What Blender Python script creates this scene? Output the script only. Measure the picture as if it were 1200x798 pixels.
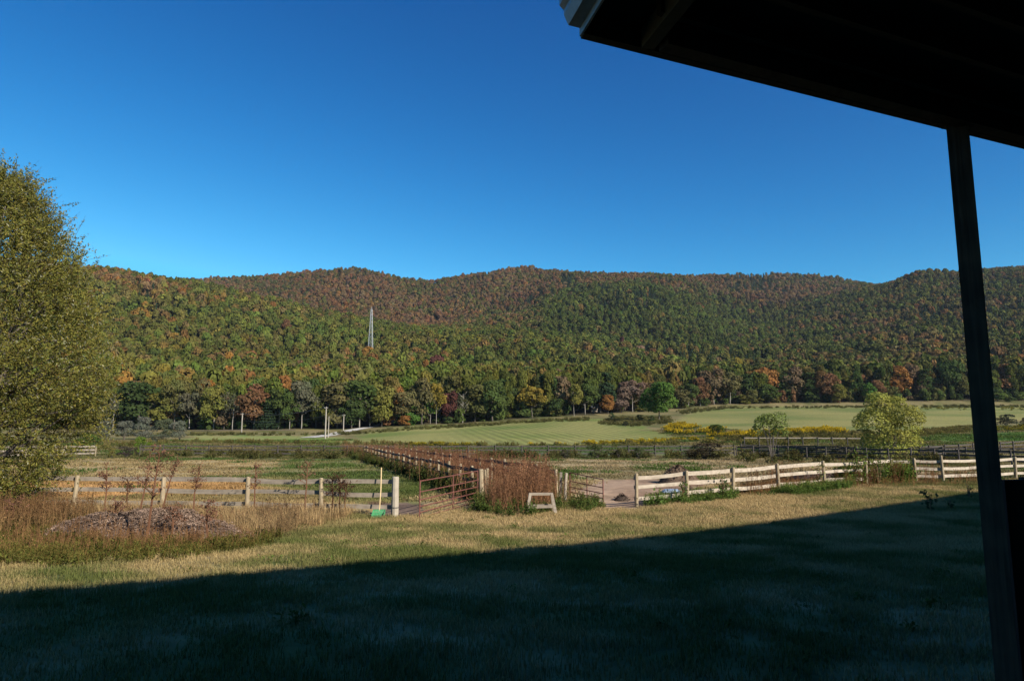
import bpy, math, random
import numpy as np
from mathutils import Vector
R = math.radians
S = bpy.context.scene
for o in list(bpy.data.objects):
    bpy.data.objects.remove(o)
C = S.collection
# ------------------------------------------------------------------ camera
EYE = 3.0
FPX, CU, CV = 800.0, 600.0, 399.0            # photograph: 1200 x 798, 24 mm lens
TH = math.atan(0.1336)
cam = bpy.data.cameras.new('camera')
cam.lens = 24.0; cam.sensor_width = 36.0; cam.clip_start = 0.05; cam.clip_end = 9000
co = bpy.data.objects.new('camera', cam); C.objects.link(co)
co.location = (0, 0, EYE); co.rotation_euler = (math.pi / 2 + TH, 0, 0)
S.camera = co
# ------------------------------------------------------------------ light
SUN_EL, SUN_AZ = R(30), R(134)               # azimuth clockwise from +Y
W = bpy.data.worlds.new('World'); S.world = W; W.use_nodes = True
wn = W.node_tree; wn.nodes.clear()
sky = wn.nodes.new('ShaderNodeTexSky'); sky.sky_type = 'NISHITA'; sky.sun_disc = False
sky.sun_elevation = SUN_EL; sky.sun_rotation = SUN_AZ
sky.air_density = 1.0; sky.dust_density = 0.2; sky.ozone_density = 4.0; sky.altitude = 300
sp_ = wn.nodes.new('ShaderNodeSeparateColor'); cb_ = wn.nodes.new('ShaderNodeCombineColor'); wn.links.new(sky.outputs[0], sp_.inputs[0])
for k_, (lim, pw, gn) in enumerate(((2.3, 3.0, .115), (4.2, 1.72, .56), (7.0, 1.25, 1.01))):      # clear, deep autumn blue: a contrast curve per channel
    mn_ = wn.nodes.new('ShaderNodeMath'); mn_.operation = 'MINIMUM'; mn_.inputs[1].default_value = lim
    po_ = wn.nodes.new('ShaderNodeMath'); po_.operation = 'POWER'; po_.inputs[1].default_value = pw
    mu_ = wn.nodes.new('ShaderNodeMath'); mu_.operation = 'MULTIPLY'; mu_.inputs[1].default_value = gn
    wn.links.new(sp_.outputs[k_], mn_.inputs[0]); wn.links.new(mn_.outputs[0], po_.inputs[0]); wn.links.new(po_.outputs[0], mu_.inputs[0]); wn.links.new(mu_.outputs[0], cb_.inputs[k_])
bg = wn.nodes.new('ShaderNodeBackground'); bg.inputs['Strength'].default_value = 0.055
wo = wn.nodes.new('ShaderNodeOutputWorld')
wn.links.new(cb_.outputs[0], bg.inputs[0]); wn.links.new(bg.outputs[0], wo.inputs[0])
SUND = Vector((math.sin(SUN_AZ) * math.cos(SUN_EL), math.cos(SUN_AZ) * math.cos(SUN_EL), math.sin(SUN_EL)))
sl = bpy.data.lights.new('sun', 'SUN'); sl.energy = 5.0; sl.angle = R(0.53); sl.color = (1, 0.92, 0.8)
so = bpy.data.objects.new('sun', sl); C.objects.link(so)
so.rotation_euler = (-SUND).to_track_quat('-Z', 'Y').to_euler(); so.location = (30, -30, 60)
vs = S.view_settings; vs.view_transform = 'Standard'; vs.look = 'None'; vs.gamma = 1; vs.use_curve_mapping = False
vs.exposure = 0.9
S.cycles.max_bounces = 5; S.cycles.diffuse_bounces = 2; S.cycles.transmission_bounces = 3
S.cycles.transparent_max_bounces = 4; S.cycles.use_denoising = True

# ------------------------------------------------------------------ terrain function
def ray(u, v):
    dx = (u - CU) / FPX; dy = -(v - CV) / FPX
    return (dx, math.cos(TH) - dy * math.sin(TH), math.sin(TH) + dy * math.cos(TH))
def zat(v, D):
    d = ray(600, v); return EYE + D * d[2] / d[1]
UU = [-250, 0, 100, 200, 300, 400, 500, 560, 615, 650, 700, 760, 810, 860, 920, 980, 1040, 1100, 1200, 1450]
#        v130  v190  edgeD edgev   v500 v750 v1000 v1400
TT = [(520, 514, 240, 509, 398, 306, 322, 306), (521, 515, 245, 509, 400, 308, 322, 308), (521, 515, 250, 509, 405, 319, 330, 328),
      (521, 515, 250, 508.5, 415, 334, 348, 325), (521, 515, 245, 508.5, 425, 354, 364, 318.5), (521, 514, 245, 507.5, 428, 374, 377, 310.5),
      (521, 508, 255, 499, 432, 385, 378, 326.5), (520.5, 505, 262, 496, 432, 390, 372, 317.5), (520, 503, 268, 492, 435, 393, 366, 310.5),
      (520, 502, 270, 490, 435, 393, 346, 316), (519.5, 501, 275, 488, 435, 392, 335, 319.5), (518, 500, 300, 485, 435, 393, 330, 327),
      (514, 500, 335, 478, 432, 395, 348, 323), (512, 499, 350, 476, 430, 398, 372, 320), (511, 497, 352, 475.5, 428, 398, 378, 319.5),
      (511, 496, 352, 475, 425, 392, 362, 322), (511, 496, 350, 474.5, 420, 378, 343, 333), (511, 497, 348, 474, 415, 365, 322, 326),
      (511, 497, 345, 474, 410, 355, 311.5, 318), (511, 497, 345, 474, 405, 340, 300, 310)]
DN = [-50, 0, 4, 8, 12, 16, 20, 24, 85]
HN = [1.4, 1.35, 1.25, 1.0, .66, .34, .1, 0, 0]
DG = np.array(DN + [130, 190, 260, 330, 400, 500, 600, 750, 880, 1000, 1200, 1400, 1700, 2600, 6000], float)
AG = np.array([(u - CU) / FPX * .991 for u in UU])
HG = np.zeros((len(UU), len(DG)))
EDGE = []
for i, t in enumerate(TT):
    v130, v190, eD, ev, v5, v75, v10, v14 = t
    ds = DN + [130, 190, eD]; hs_ = HN + [zat(v130, 130), zat(v190, 190), zat(ev, eD)]
    TR = 13.0
    for D, v in ((500, v5), (750, v75), (1000, v10), (1400, v14)):
        ds.append(D); hs_.append(zat(v, D) - TR - (3 if D > 1100 else 0))
    hz = hs_[-1]
    ds += [1700, 2600, 6000]; hs_ += [hz - 40, hz - 160, hz - 250]
    HG[i] = np.interp(DG, ds, hs_)
    EDGE.append(eD)
for k in range(2):   # soften kinks along depth, only beyond the meadow
    Hs = HG.copy(); w = (DG > 400)
    Hs[:, 1:-1] = .15 * HG[:, :-2] + .7 * HG[:, 1:-1] + .15 * HG[:, 2:]
    sel = (DG > 420) & (DG < 700)
    HG[:, sel] = Hs[:, sel]
def vnoise(x, y, sc, seed=0):
    x = np.asarray(x, float) / sc; y = np.asarray(y, float) / sc
    xi = np.floor(x).astype(np.int64); yi = np.floor(y).astype(np.int64)
    fx = x - xi; fy = y - yi; fx = fx * fx * (3 - 2 * fx); fy = fy * fy * (3 - 2 * fy)
    def hsh(a, b):
        n = (a * 374761393 + b * 668265263 + seed * 974634773) & 0xffffffff
        n = ((n ^ (n >> 13)) * 1274126177) & 0xffffffff
        return ((n ^ (n >> 16)) & 0xffff) / 65535.0
    return (hsh(xi, yi) * (1 - fx) + hsh(xi + 1, yi) * fx) * (1 - fy) + (hsh(xi, yi + 1) * (1 - fx) + hsh(xi + 1, yi + 1) * fx) * fy
def fbm(x, y, sc, seed=0, o=3):
    t = 0; a = .5; n = 0
    for k in range(o):
        t = t + a * vnoise(x, y, sc / 2 ** k, seed + k * 7); n += a; a *= .5
    return t / n
def hgt(x, y):
    x = np.asarray(x, float); y = np.asarray(y, float)
    r = np.hypot(x, y); phi = np.arctan2(x, y)
    pc = np.clip(phi, -R(48), R(48))
    D = np.where(np.abs(phi) <= R(48), y, r * math.cos(R(48)))
    back = np.clip((np.abs(phi) - R(48)) / R(60), 0, 1)
    D = D * (1 - back) + np.minimum(D, 20) * back
    a = np.tan(pc)
    a = np.clip(a, AG[0], AG[-1] - 1e-6)
    ia = np.clip(np.searchsorted(AG, a, side='right') - 1, 0, len(AG) - 2)
    fa = (a - AG[ia]) / (AG[ia + 1] - AG[ia]); fa = fa * fa * (3 - 2 * fa) * .5 + fa * .5
    D = np.clip(D, DG[0], DG[-1] - 1e-6)
    idd = np.clip(np.searchsorted(DG, D, side='right') - 1, 0, len(DG) - 2)
    fd = (D - DG[idd]) / (DG[idd + 1] - DG[idd])
    h = (HG[ia, idd] * (1 - fd) + HG[ia, idd + 1] * fd) * (1 - fa) + (HG[ia + 1, idd] * (1 - fd) + HG[ia + 1, idd + 1] * fd) * fa
    h = h + (fbm(x, y, 3.0, 5) - .5) * .08 * np.clip(r / 10, 0, 1)
    h = h + (fbm(x, y, 90.0, 9) - .5) * 9 * np.clip((D - 420) / 300, 0, 1)
    h = h + (fbm(x, y, 260.0, 19, 2) - .5) * 34 * np.clip((D - 430) / 250, 0, 1) * np.clip((1500 - D) / 300, .35, 1)
    h = h - .28 * np.exp(-((x - 4.4) ** 2 + (y - 31.5) ** 2) / 9)
    return h
def H1(x, y): return float(hgt(x, y))
def G(u, v, lift=0.0):
    d = ray(u, v); t = 2.0; step = .25
    pt = t
    while t < 1600:
        x, y, z = d[0] * t, d[1] * t, EYE + d[2] * t
        if z - lift < H1(x, y): break
        pt = t; t += max(step, t * .01)
    lo, hi = pt, t
    for _ in range(18):
        m = .5 * (lo + hi)
        if EYE + d[2] * m - lift < H1(d[0] * m, d[1] * m): hi = m
        else: lo = m
    return Vector((d[0] * hi, d[1] * hi, H1(d[0] * hi, d[1] * hi)))
def at(u, D):                                  # ground point under photo column u at depth D
    x = (u - CU) / FPX * .991 * D; return Vector((x, D, H1(x, D)))
def pxh(px, D): return px / FPX * D            # size of px photo pixels at depth D
def inpoly(x, y, P):
    c = np.zeros(np.shape(x), bool); n = len(P)
    for i in range(n):
        x1, y1 = P[i][0], P[i][1]; x2, y2 = P[i - 1][0], P[i - 1][1]
        if y1 == y2: continue
        k = ((y1 > y) != (y2 > y)) & (x < (x2 - x1) * (y - y1) / (y2 - y1) + x1); c ^= k
    return c
def edgeD(a): return np.interp(a, AG, EDGE)

# ------------------------------------------------------------------ materials
MATS = {}
def nmat(name):
    m = bpy.data.materials.new(name); m.use_nodes = True; m.node_tree.nodes.clear(); MATS[name] = m
    return m, m.node_tree.nodes, m.node_tree.links
def wood(name, c1, c2, sc=6, stretch=(1, 1, .08), rough=.85, bump=.3):
    m, n, l = nmat(name)
    out = n.new('ShaderNodeOutputMaterial'); b = n.new('ShaderNodeBsdfPrincipled'); l.new(b.outputs[0], out.inputs[0])
    tc = n.new('ShaderNodeTexCoord'); mp = n.new('ShaderNodeMapping'); mp.inputs['Scale'].default_value = stretch
    nz = n.new('ShaderNodeTexNoise'); nz.inputs['Scale'].default_value = sc * 3; nz.inputs['Detail'].default_value = 5
    n2 = n.new('ShaderNodeTexNoise'); n2.inputs['Scale'].default_value = 4.5; n2.inputs['Detail'].default_value = 7
    l.new(tc.outputs['Object'], mp.inputs[0]); l.new(mp.outputs[0], nz.inputs['Vector']); l.new(tc.outputs['Object'], n2.inputs['Vector'])
    cr = n.new('ShaderNodeValToRGB'); cr.color_ramp.elements[0].color = (*c1, 1); cr.color_ramp.elements[1].color = (*c2, 1)
    cr.color_ramp.elements[0].position = .30; cr.color_ramp.elements[1].position = .70
    ad = n.new('ShaderNodeMath'); ad.operation = 'ADD'; mu = n.new('ShaderNodeMath'); mu.operation = 'MULTIPLY'; mu.inputs[1].default_value = .5
    l.new(nz.outputs[0], ad.inputs[0]); l.new(n2.outputs[0], ad.inputs[1]); l.new(ad.outputs[0], mu.inputs[0]); l.new(mu.outputs[0], cr.inputs[0])
    l.new(cr.outputs[0], b.inputs['Base Color']); b.inputs['Roughness'].default_value = rough
    bp = n.new('ShaderNodeBump'); bp.inputs['Strength'].default_value = bump; bp.inputs['Distance'].default_value = .02
    l.new(nz.outputs[0], bp.inputs['Height']); l.new(bp.outputs[0], b.inputs['Normal'])
    return m
def paint(name, c, rough=.5, metal=0, var=.25, sc=20):
    m, n, l = nmat(name)
    out = n.new('ShaderNodeOutputMaterial'); b = n.new('ShaderNodeBsdfPrincipled'); l.new(b.outputs[0], out.inputs[0])
    tc = n.new('ShaderNodeTexCoord'); nz = n.new('ShaderNodeTexNoise'); nz.inputs['Scale'].default_value = sc; nz.inputs['Detail'].default_value = 4
    l.new(tc.outputs['Object'], nz.inputs['Vector'])
    cr = n.new('ShaderNodeValToRGB'); cr.color_ramp.elements[0].color = (*[k * (1 - var) for k in c], 1); cr.color_ramp.elements[1].color = (*[min(1, k * (1 + var)) for k in c], 1)
    cr.color_ramp.elements[0].position = .3; cr.color_ramp.elements[1].position = .7
    l.new(nz.outputs[0], cr.inputs[0]); l.new(cr.outputs[0], b.inputs['Base Color'])
    b.inputs['Roughness'].default_value = rough; b.inputs['Metallic'].default_value = metal
    return m
def veg(name, mode, trans=.3):                 # mesh colour attribute x (object colour | instance tint)
    m, n, l = nmat(name)
    out = n.new('ShaderNodeOutputMaterial')
    at_ = n.new('ShaderNodeAttribute'); at_.attribute_name = 'Col'
    if mode == 'obj':
        oi = n.new('ShaderNodeObjectInfo'); src = oi.outputs['Color']
    else:
        oi = n.new('ShaderNodeAttribute'); oi.attribute_type = 'INSTANCER'; oi.attribute_name = 'tint'; src = oi.outputs['Color']
    mx = n.new('ShaderNodeMix'); mx.data_type = 'RGBA'; mx.blend_type = 'MULTIPLY'; mx.inputs['Factor'].default_value = 1
    l.new(at_.outputs['Color'], mx.inputs['A']); l.new(src, mx.inputs['B'])
    d = n.new('ShaderNodeBsdfDiffuse'); t = n.new('ShaderNodeBsdfTranslucent'); s = n.new('ShaderNodeMixShader'); s.inputs[0].default_value = trans
    l.new(mx.outputs['Result'], d.inputs[0]); l.new(mx.outputs['Result'], t.inputs[0]); l.new(d.outputs[0], s.inputs[1]); l.new(t.outputs[0], s.inputs[2])
    l.new(s.outputs[0], out.inputs[0])
    return m
VO = veg('leaves', 'obj'); VI = veg('scattered_leaves', 'inst')
M_RAIL = wood('bleached_boards', (.21, .17, .125), (.44, .375, .295), 5, (.12, .12, 1.6))
M_RAILG = wood('grey_boards', (.13, .105, .08), (.30, .25, .19), 5, (.12, .12, 1.6))
M_POST = wood('weathered_post', (.15, .115, .07), (.34, .27, .17))
M_POSTL = wood('pale_post', (.20, .17, .125), (.40, .35, .28))
M_FARR = wood('dark_boards', (.025, .02, .017), (.07, .057, .047), 5, (.12, .12, 1.6))
M_BARN = wood('old_barn_timber', (.012, .009, .007), (.055, .040, .030), sc=9)
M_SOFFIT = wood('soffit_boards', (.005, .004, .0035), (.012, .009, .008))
M_GUT = paint('painted_gutter', (.30, .32, .34), .45, .2, .15)
M_SHINGLE = paint('roof_metal', (.12, .11, .105), .6, .3, .3)
M_RED = paint('red_gate_paint', (.125, .043, .030), .65, 0, .5)
M_GREEN = paint('green_plastic', (.06, .24, .10), .45, 0, .2)
M_HANDLE = wood('tool_handle', (.42, .30, .15), (.62, .47, .26))
M_UPOLE = wood('pole_timber', (.20, .17, .135), (.36, .32, .26), sc=2)
M_STEEL = paint('galvanised_steel', (.24, .255, .27), .5, .2, .1)
M_WHITE = paint('white_clapboard', (.72, .72, .70), .7, 0, .08, 3)
M_GLASS = paint('dark_glass', (.03, .04, .05), .1)
M_TARP = paint('blue_tarp', (.22, .28, .36), .4, 0, .3, 6)
M_RUBBER = paint('black_rubber', (.02, .022, .024), .5)
M_WIRE = paint('cable', (.05, .05, .05), .5)
def bark(name, c1, c2): return wood(name, c1, c2, 5, (1, 1, .3), .95, .5)
M_BARK = bark('grey_bark', (.045, .036, .027), (.13, .105, .08)); M_BIRCH = bark('pale_bark', (.16, .14, .115), (.34, .305, .26))
M_STALK = paint('dry_stalk', (.20, .115, .06), .9, 0, .3)

# ------------------------------------------------------------------ mesh helpers
def raw_mesh(name, V, quads=None, tris=None, mat=None, col=None, smooth=False):
    V = np.asarray(V, np.float32).reshape(-1, 3); me = bpy.data.meshes.new(name)
    me.vertices.add(len(V)); me.vertices.foreach_set('co', V.ravel())
    q = np.zeros((0, 4), np.int32) if quads is None else np.asarray(quads, np.int32).reshape(-1, 4)
    t = np.zeros((0, 3), np.int32) if tris is None else np.asarray(tris, np.int32).reshape(-1, 3)
    nl = q.size + t.size; me.loops.add(nl)
    me.loops.foreach_set('vertex_index', np.concatenate([q.ravel(), t.ravel()]))
    me.polygons.add(len(q) + len(t))
    me.polygons.foreach_set('loop_start', np.concatenate([np.arange(len(q)) * 4, q.size + np.arange(len(t)) * 3]).astype(np.int32))
    me.polygons.foreach_set('use_smooth', np.full(len(q) + len(t), bool(smooth)))
    if col is not None:
        ca = me.color_attributes.new('Col', 'FLOAT_COLOR', 'POINT')
        c4 = np.ones((len(V), 4), np.float32); c4[:, :3] = col; ca.data.foreach_set('color', c4.ravel())
    me.update(calc_edges=True)
    if mat is not None: me.materials.append(mat)
    return me
def put(name, me, parent=None, color=None, loc=None):
    o = bpy.data.objects.new(name, me); C.objects.link(o)
    if parent is not None: o.parent = parent
    if color is not None: o.color = (*color, 1)
    if loc is not None: o.location = loc
    return o
def tag(o, label=None, cat=None, group=None, kind=None):
    if label: o['label'] = label
    if cat: o['category'] = cat
    if group: o['group'] = group
    if kind: o['kind'] = kind
    return o
def thing(name, label, cat, loc=(0, 0, 0), group=None, rz=0):
    o = bpy.data.objects.new(name, None); C.objects.link(o); o.location = loc; o.rotation_euler = (0, 0, rz)
    o.empty_display_size = .3
    return tag(o, label, cat, group)
class MB:
    def __init__(s): s.V = []; s.Q = []; s.T = []; s.C = []
    def add(s, V, Q=(), T=(), c=(1, 1, 1)):
        b = len(s.V); s.V += [tuple(v) for v in V]; s.C += [c] * len(V)
        s.Q += [[i + b for i in q] for q in Q]; s.T += [[i + b for i in t] for t in T]
    def beam(s, A, B, w, h, up=(0, 0, 1), c=(1, 1, 1), ch=0.0):  # box from A to B, w across, h along up
        A = Vector(A); B = Vector(B); d = (B - A).normalized(); up = Vector(up)
        sd = d.cross(up)
        if sd.length < 1e-4: sd = d.cross(Vector((0, 1, 0)))
        sd.normalize(); up = sd.cross(d).normalized()
        V = []
        for P in (A, B):
            for i, j in ((-1, -1), (1, -1), (1, 1), (-1, 1)): V.append(P + sd * (w / 2 * i) + up * (h / 2 * j))
        s.add(V, [(0, 1, 2, 3), (7, 6, 5, 4), (4, 5, 1, 0), (5, 6, 2, 1), (6, 7, 3, 2), (7, 4, 0, 3)], c=c)
    def tube(s, pts, rad, n=6, c=(1, 1, 1), cap=True):
        pts = [Vector(p) for p in pts]; V = []; Q = []
        if not hasattr(rad, '__len__'): rad = [rad] * len(pts)
        for i, p in enumerate(pts):
            d = (pts[min(i + 1, len(pts) - 1)] - pts[max(i - 1, 0)]).normalized()
            a = d.cross(Vector((.31, .95, .05)) if abs(d.y) < .8 else Vector((1, .1, .2))).normalized(); b = d.cross(a)
            for k in range(n):
                t = 2 * math.pi * k / n; V.append(p + a * (math.cos(t) * rad[i]) + b * (math.sin(t) * rad[i]))
        for i in range(len(pts) - 1):
            for k in range(n):
                k2 = (k + 1) % n; Q.append((i * n + k, i * n + k2, (i + 1) * n + k2, (i + 1) * n + k))
        T = []
        if cap:
            V += [pts[0], pts[-1]]; e = len(V)
            for k in range(n):
                k2 = (k + 1) % n; T.append((e - 2, k2, k)); T.append((e - 1, (len(pts) - 1) * n + k, (len(pts) - 1) * n + k2))
        s.add(V, Q, T, c)
    def me(s, name, mat, col=False, smooth=False):
        return raw_mesh(name, s.V, s.Q or None, s.T or None, mat, np.array(s.C) if col else None, smooth)
    def build(s, name, mat, parent=None, col=False, color=None, smooth=False):
        return put(name, s.me(name, mat, col, smooth), parent, color)
def leafquads(P, N, size, asp, rng, col):
    """one rhombic leaf (or leaf clump) face at each point; N its normal, asp = width/length"""
    P = np.asarray(P, float); n = len(P); N = N / np.linalg.norm(N, axis=1, keepdims=True)
    rv = rng.normal(size=(n, 3)); a = np.cross(N, rv); a /= np.linalg.norm(a, axis=1, keepdims=True); b = np.cross(N, a)
    s = np.broadcast_to(size, (n,))[:, None]
    V = np.stack([P - a * s * .5, P - b * s * .5 * asp + N * s * .06, P + a * s * .5, P + b * s * .5 * asp + N * s * .06], 1)
    return V.reshape(-1, 3), np.arange(n * 4).reshape(-1, 4), np.repeat(col, 4, 0)
def crown_mesh(name, seed, n, size, mat, zlo=.2, sparse=1.0, nb=14, asp=.8, fat=1.0):
    rng = np.random.default_rng(seed)
    t = rng.random(nb) ; z = zlo + .12 + t * (.98 - zlo - .2)
    z[:2] = (.86, .8)
    prof = np.sin(np.clip((z - zlo + .05) / (1.05 - zlo), 0, 1) * math.pi) ** .6
    ang = rng.random(nb) * 6.283; rad = rng.random(nb) ** .6 * .33 * prof
    cx = np.stack([rad * np.cos(ang), rad * np.sin(ang), z], 1); br = fat * (.13 + .1 * rng.random(nb)) * (.75 + .35 * prof)
    P = []; N = []; B = []
    m = 0
    while m < n:
        k = rng.choice(nb, 600, p=br ** 2 / (br ** 2).sum())
        d = rng.normal(size=(600, 3)); d /= np.linalg.norm(d, axis=1, keepdims=True); d[:, 2] = np.where(d[:, 2] < -.5, -d[:, 2], d[:, 2])
        p = cx[k] + d * br[k][:, None] * (.72 + .36 * rng.random(600))[:, None] * np.array([1, 1, .8])
        dist = np.linalg.norm((p[:, None] - cx[None]) / br[None, :, None], axis=2); dist[np.arange(600), k] = 9
        ok = dist.min(1) > .7
        P.append(p[ok]); N.append((d + rng.normal(size=d.shape) * .45)[ok]); B.append(k[ok]); m += ok.sum()
    P = np.concatenate(P)[:n]; N = np.concatenate(N)[:n]; B = np.concatenate(B)[:n]
    bt = .90 + .2 * rng.random(nb)
    tone = bt[B] * (.84 + .32 * rng.random(n)); hue = (rng.random((nb, 3)) * .10 + .95)[B]
    V, Q, cc = leafquads(P, N, size * (.6 + .8 * rng.random(n)), asp, rng, tone[:, None] * hue)
    return raw_mesh(name, V, Q, None, mat, cc)
def conifer_mesh(name, seed, n, size, mat, zlo=.08):
    rng = np.random.default_rng(seed)
    z = zlo + (1 - zlo) * (1 - np.sqrt(rng.random(n))); lay = np.round(z * 13) / 13 ; z = lay + (rng.random(n) - .5) * .03
    r = .5 * (1 - z) ** .85 * (.35 + .65 * np.sqrt(rng.random(n))); br = rng.integers(0, 9, n) ; a = br * 6.283 / 9 + lay * 17 + rng.normal(size=n) * .22
    P = np.stack([r * np.cos(a), r * np.sin(a), z - r * .22 + .02], 1)
    N = np.stack([np.cos(a) * .6, np.sin(a) * .6, np.ones(n)], 1) + rng.normal(size=(n, 3)) * .4
    tone = .7 + .6 * rng.random(n)
    V, Q, cc = leafquads(P, N, size * (.6 + .8 * rng.random(n)), .6, rng, np.repeat(tone[:, None], 3, 1))
    return raw_mesh(name, V, Q, None, mat, cc)
def trunk_mesh(name, seed, mat, r=.022, top=.78, limbs=6, lo=.3):
    rn = random.Random(seed); m = MB(); pts = []; x = y = 0
    for i in range(7):
        z = -.02 + (top + .02) * i / 6; pts.append((x, y, z)); x += rn.uniform(-.012, .012); y += rn.uniform(-.012, .012)
    m.tube(pts, [r * (1.25 if i == 0 else 1 - .12 * i) for i in range(7)], 7)
    for k in range(limbs):
        z = lo + (top - lo) * k / max(1, limbs); a = k * 2.4 + rn.random(); L = rn.uniform(.16, .3)
        p = Vector(pts[min(6, int(z / top * 6))]); p.z = z
        e = p + Vector((math.cos(a) * L, math.sin(a) * L, L * rn.uniform(.35, .8)))
        mid = (p + e) / 2 + Vector((0, 0, -.02)); m.tube([p, mid, e], [r * .45, r * .3, r * .12], 5)
    return m.me(name, mat, smooth=True)
# scattered stuff (one object; instances made by geometry nodes)
def scatter(name, label, cat, pts, sc, rz, tint, idx, protos, kind='stuff', tilt=None):
    col = bpy.data.collections.new(name + '_pieces')
    for i, me in enumerate(protos):
        col.objects.link(bpy.data.objects.new('%s_piece_%02d' % (name, i), me))
    me = bpy.data.meshes.new(name); n = len(pts); me.vertices.add(n); me.vertices.foreach_set('co', np.asarray(pts, np.float32).ravel())
    def A(nm, ty, key, data):
        a = me.attributes.new(nm, ty, 'POINT'); a.data.foreach_set(key, np.ascontiguousarray(data).ravel())
    A('sc', 'FLOAT_VECTOR', 'vector', np.asarray(sc, np.float32))
    rot = np.zeros((n, 3), np.float32); rot[:, 2] = rz
    if tilt is not None: rot[:, :2] = tilt
    A('rot', 'FLOAT_VECTOR', 'vector', rot); A('idx', 'INT', 'value', np.asarray(idx, np.int32))
    t4 = np.ones((n, 4), np.float32); t4[:, :3] = tint; A('tint', 'FLOAT_COLOR', 'color', t4)
    me.update(); o = put(name, me); tag(o, label, cat, kind=kind)
    ng = bpy.data.node_groups.new(name + '_scatter', 'GeometryNodeTree')
    ng.interface.new_socket('Geometry', in_out='INPUT', socket_type='NodeSocketGeometry'); ng.interface.new_socket('Geometry', in_out='OUTPUT', socket_type='NodeSocketGeometry')
    gi = ng.nodes.new('NodeGroupInput'); go = ng.nodes.new('NodeGroupOutput'); ip = ng.nodes.new('GeometryNodeInstanceOnPoints'); ci = ng.nodes.new('GeometryNodeCollectionInfo')
    ci.inputs['Collection'].default_value = col; ci.inputs['Separate Children'].default_value = True; ci.inputs['Reset Children'].default_value = True
    def NA(nm, ty):
        a = ng.nodes.new('GeometryNodeInputNamedAttribute'); a.data_type = ty; a.inputs['Name'].default_value = nm; return a.outputs['Attribute']
    er = ng.nodes.new('FunctionNodeEulerToRotation')
    L = ng.links; L.new(gi.outputs[0], ip.inputs['Points']); L.new(ci.outputs[0], ip.inputs['Instance']); ip.inputs['Pick Instance'].default_value = True
    L.new(NA('idx', 'INT'), ip.inputs['Instance Index']); L.new(NA('rot', 'FLOAT_VECTOR'), er.inputs[0]); L.new(er.outputs[0], ip.inputs['Rotation'])
    L.new(NA('sc', 'FLOAT_VECTOR'), ip.inputs['Scale']); L.new(ip.outputs[0], go.inputs[0])
    mo = o.modifiers.new('scatter', 'NODES'); mo.node_group = ng
    return o

# ------------------------------------------------------------------ ground
def poly(*px): return [G(u, v) for u, v in px]
Z = {
 'straw': poly((-120, 588), (-120, 562), (60, 563), (290, 566), (300, 577), (120, 583), (20, 588)),
 'pastL': poly((-120, 586), (-120, 541), (100, 538), (420, 540), (510, 566), (470, 600), (420, 603), (300, 592)),
 'pastLg': poly((300, 560), (330, 538.5), (420, 536), (520, 566), (470, 602), (430, 590), (300, 570)),
 'pastR': poly((560, 545), (560, 538), (870, 538), (990, 546), (1100, 548), (1180, 556), (960, 566), (748, 590), (660, 585), (620, 560)),
 'mud': poly((664, 594), (680, 571), (705, 562), (770, 560), (830, 566), (815, 578), (750, 598)),
 'mudL': poly((425, 604), (445, 590), (500, 590), (497, 606)),
 'hay': poly((385, 520), (430, 506), (500, 498.6), (600, 494.2), (690, 489.5), (730, 495), (760, 503), (800, 512), (800, 516), (600, 522.5), (480, 522)),
 'farR': poly((790, 498), (810, 480), (860, 476.6), (1160, 475.6), (1220, 476), (1220, 487), (1060, 506), (985, 504.5), (900, 505)),
 'stripL': poly((195, 517), (235, 510.2), (360, 510), (400, 514), (395, 519), (260, 517.5)),
 'greenR': poly((1050, 517), (1140, 508.5), (1220, 506), (1220, 518)),
 'lowC': poly((560, 534), (560, 524), (820, 522), (830, 533)),
}
C_LAWN = np.array((.085, .10, .032)); C_TAN = np.array((.31, .235, .12))
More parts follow.
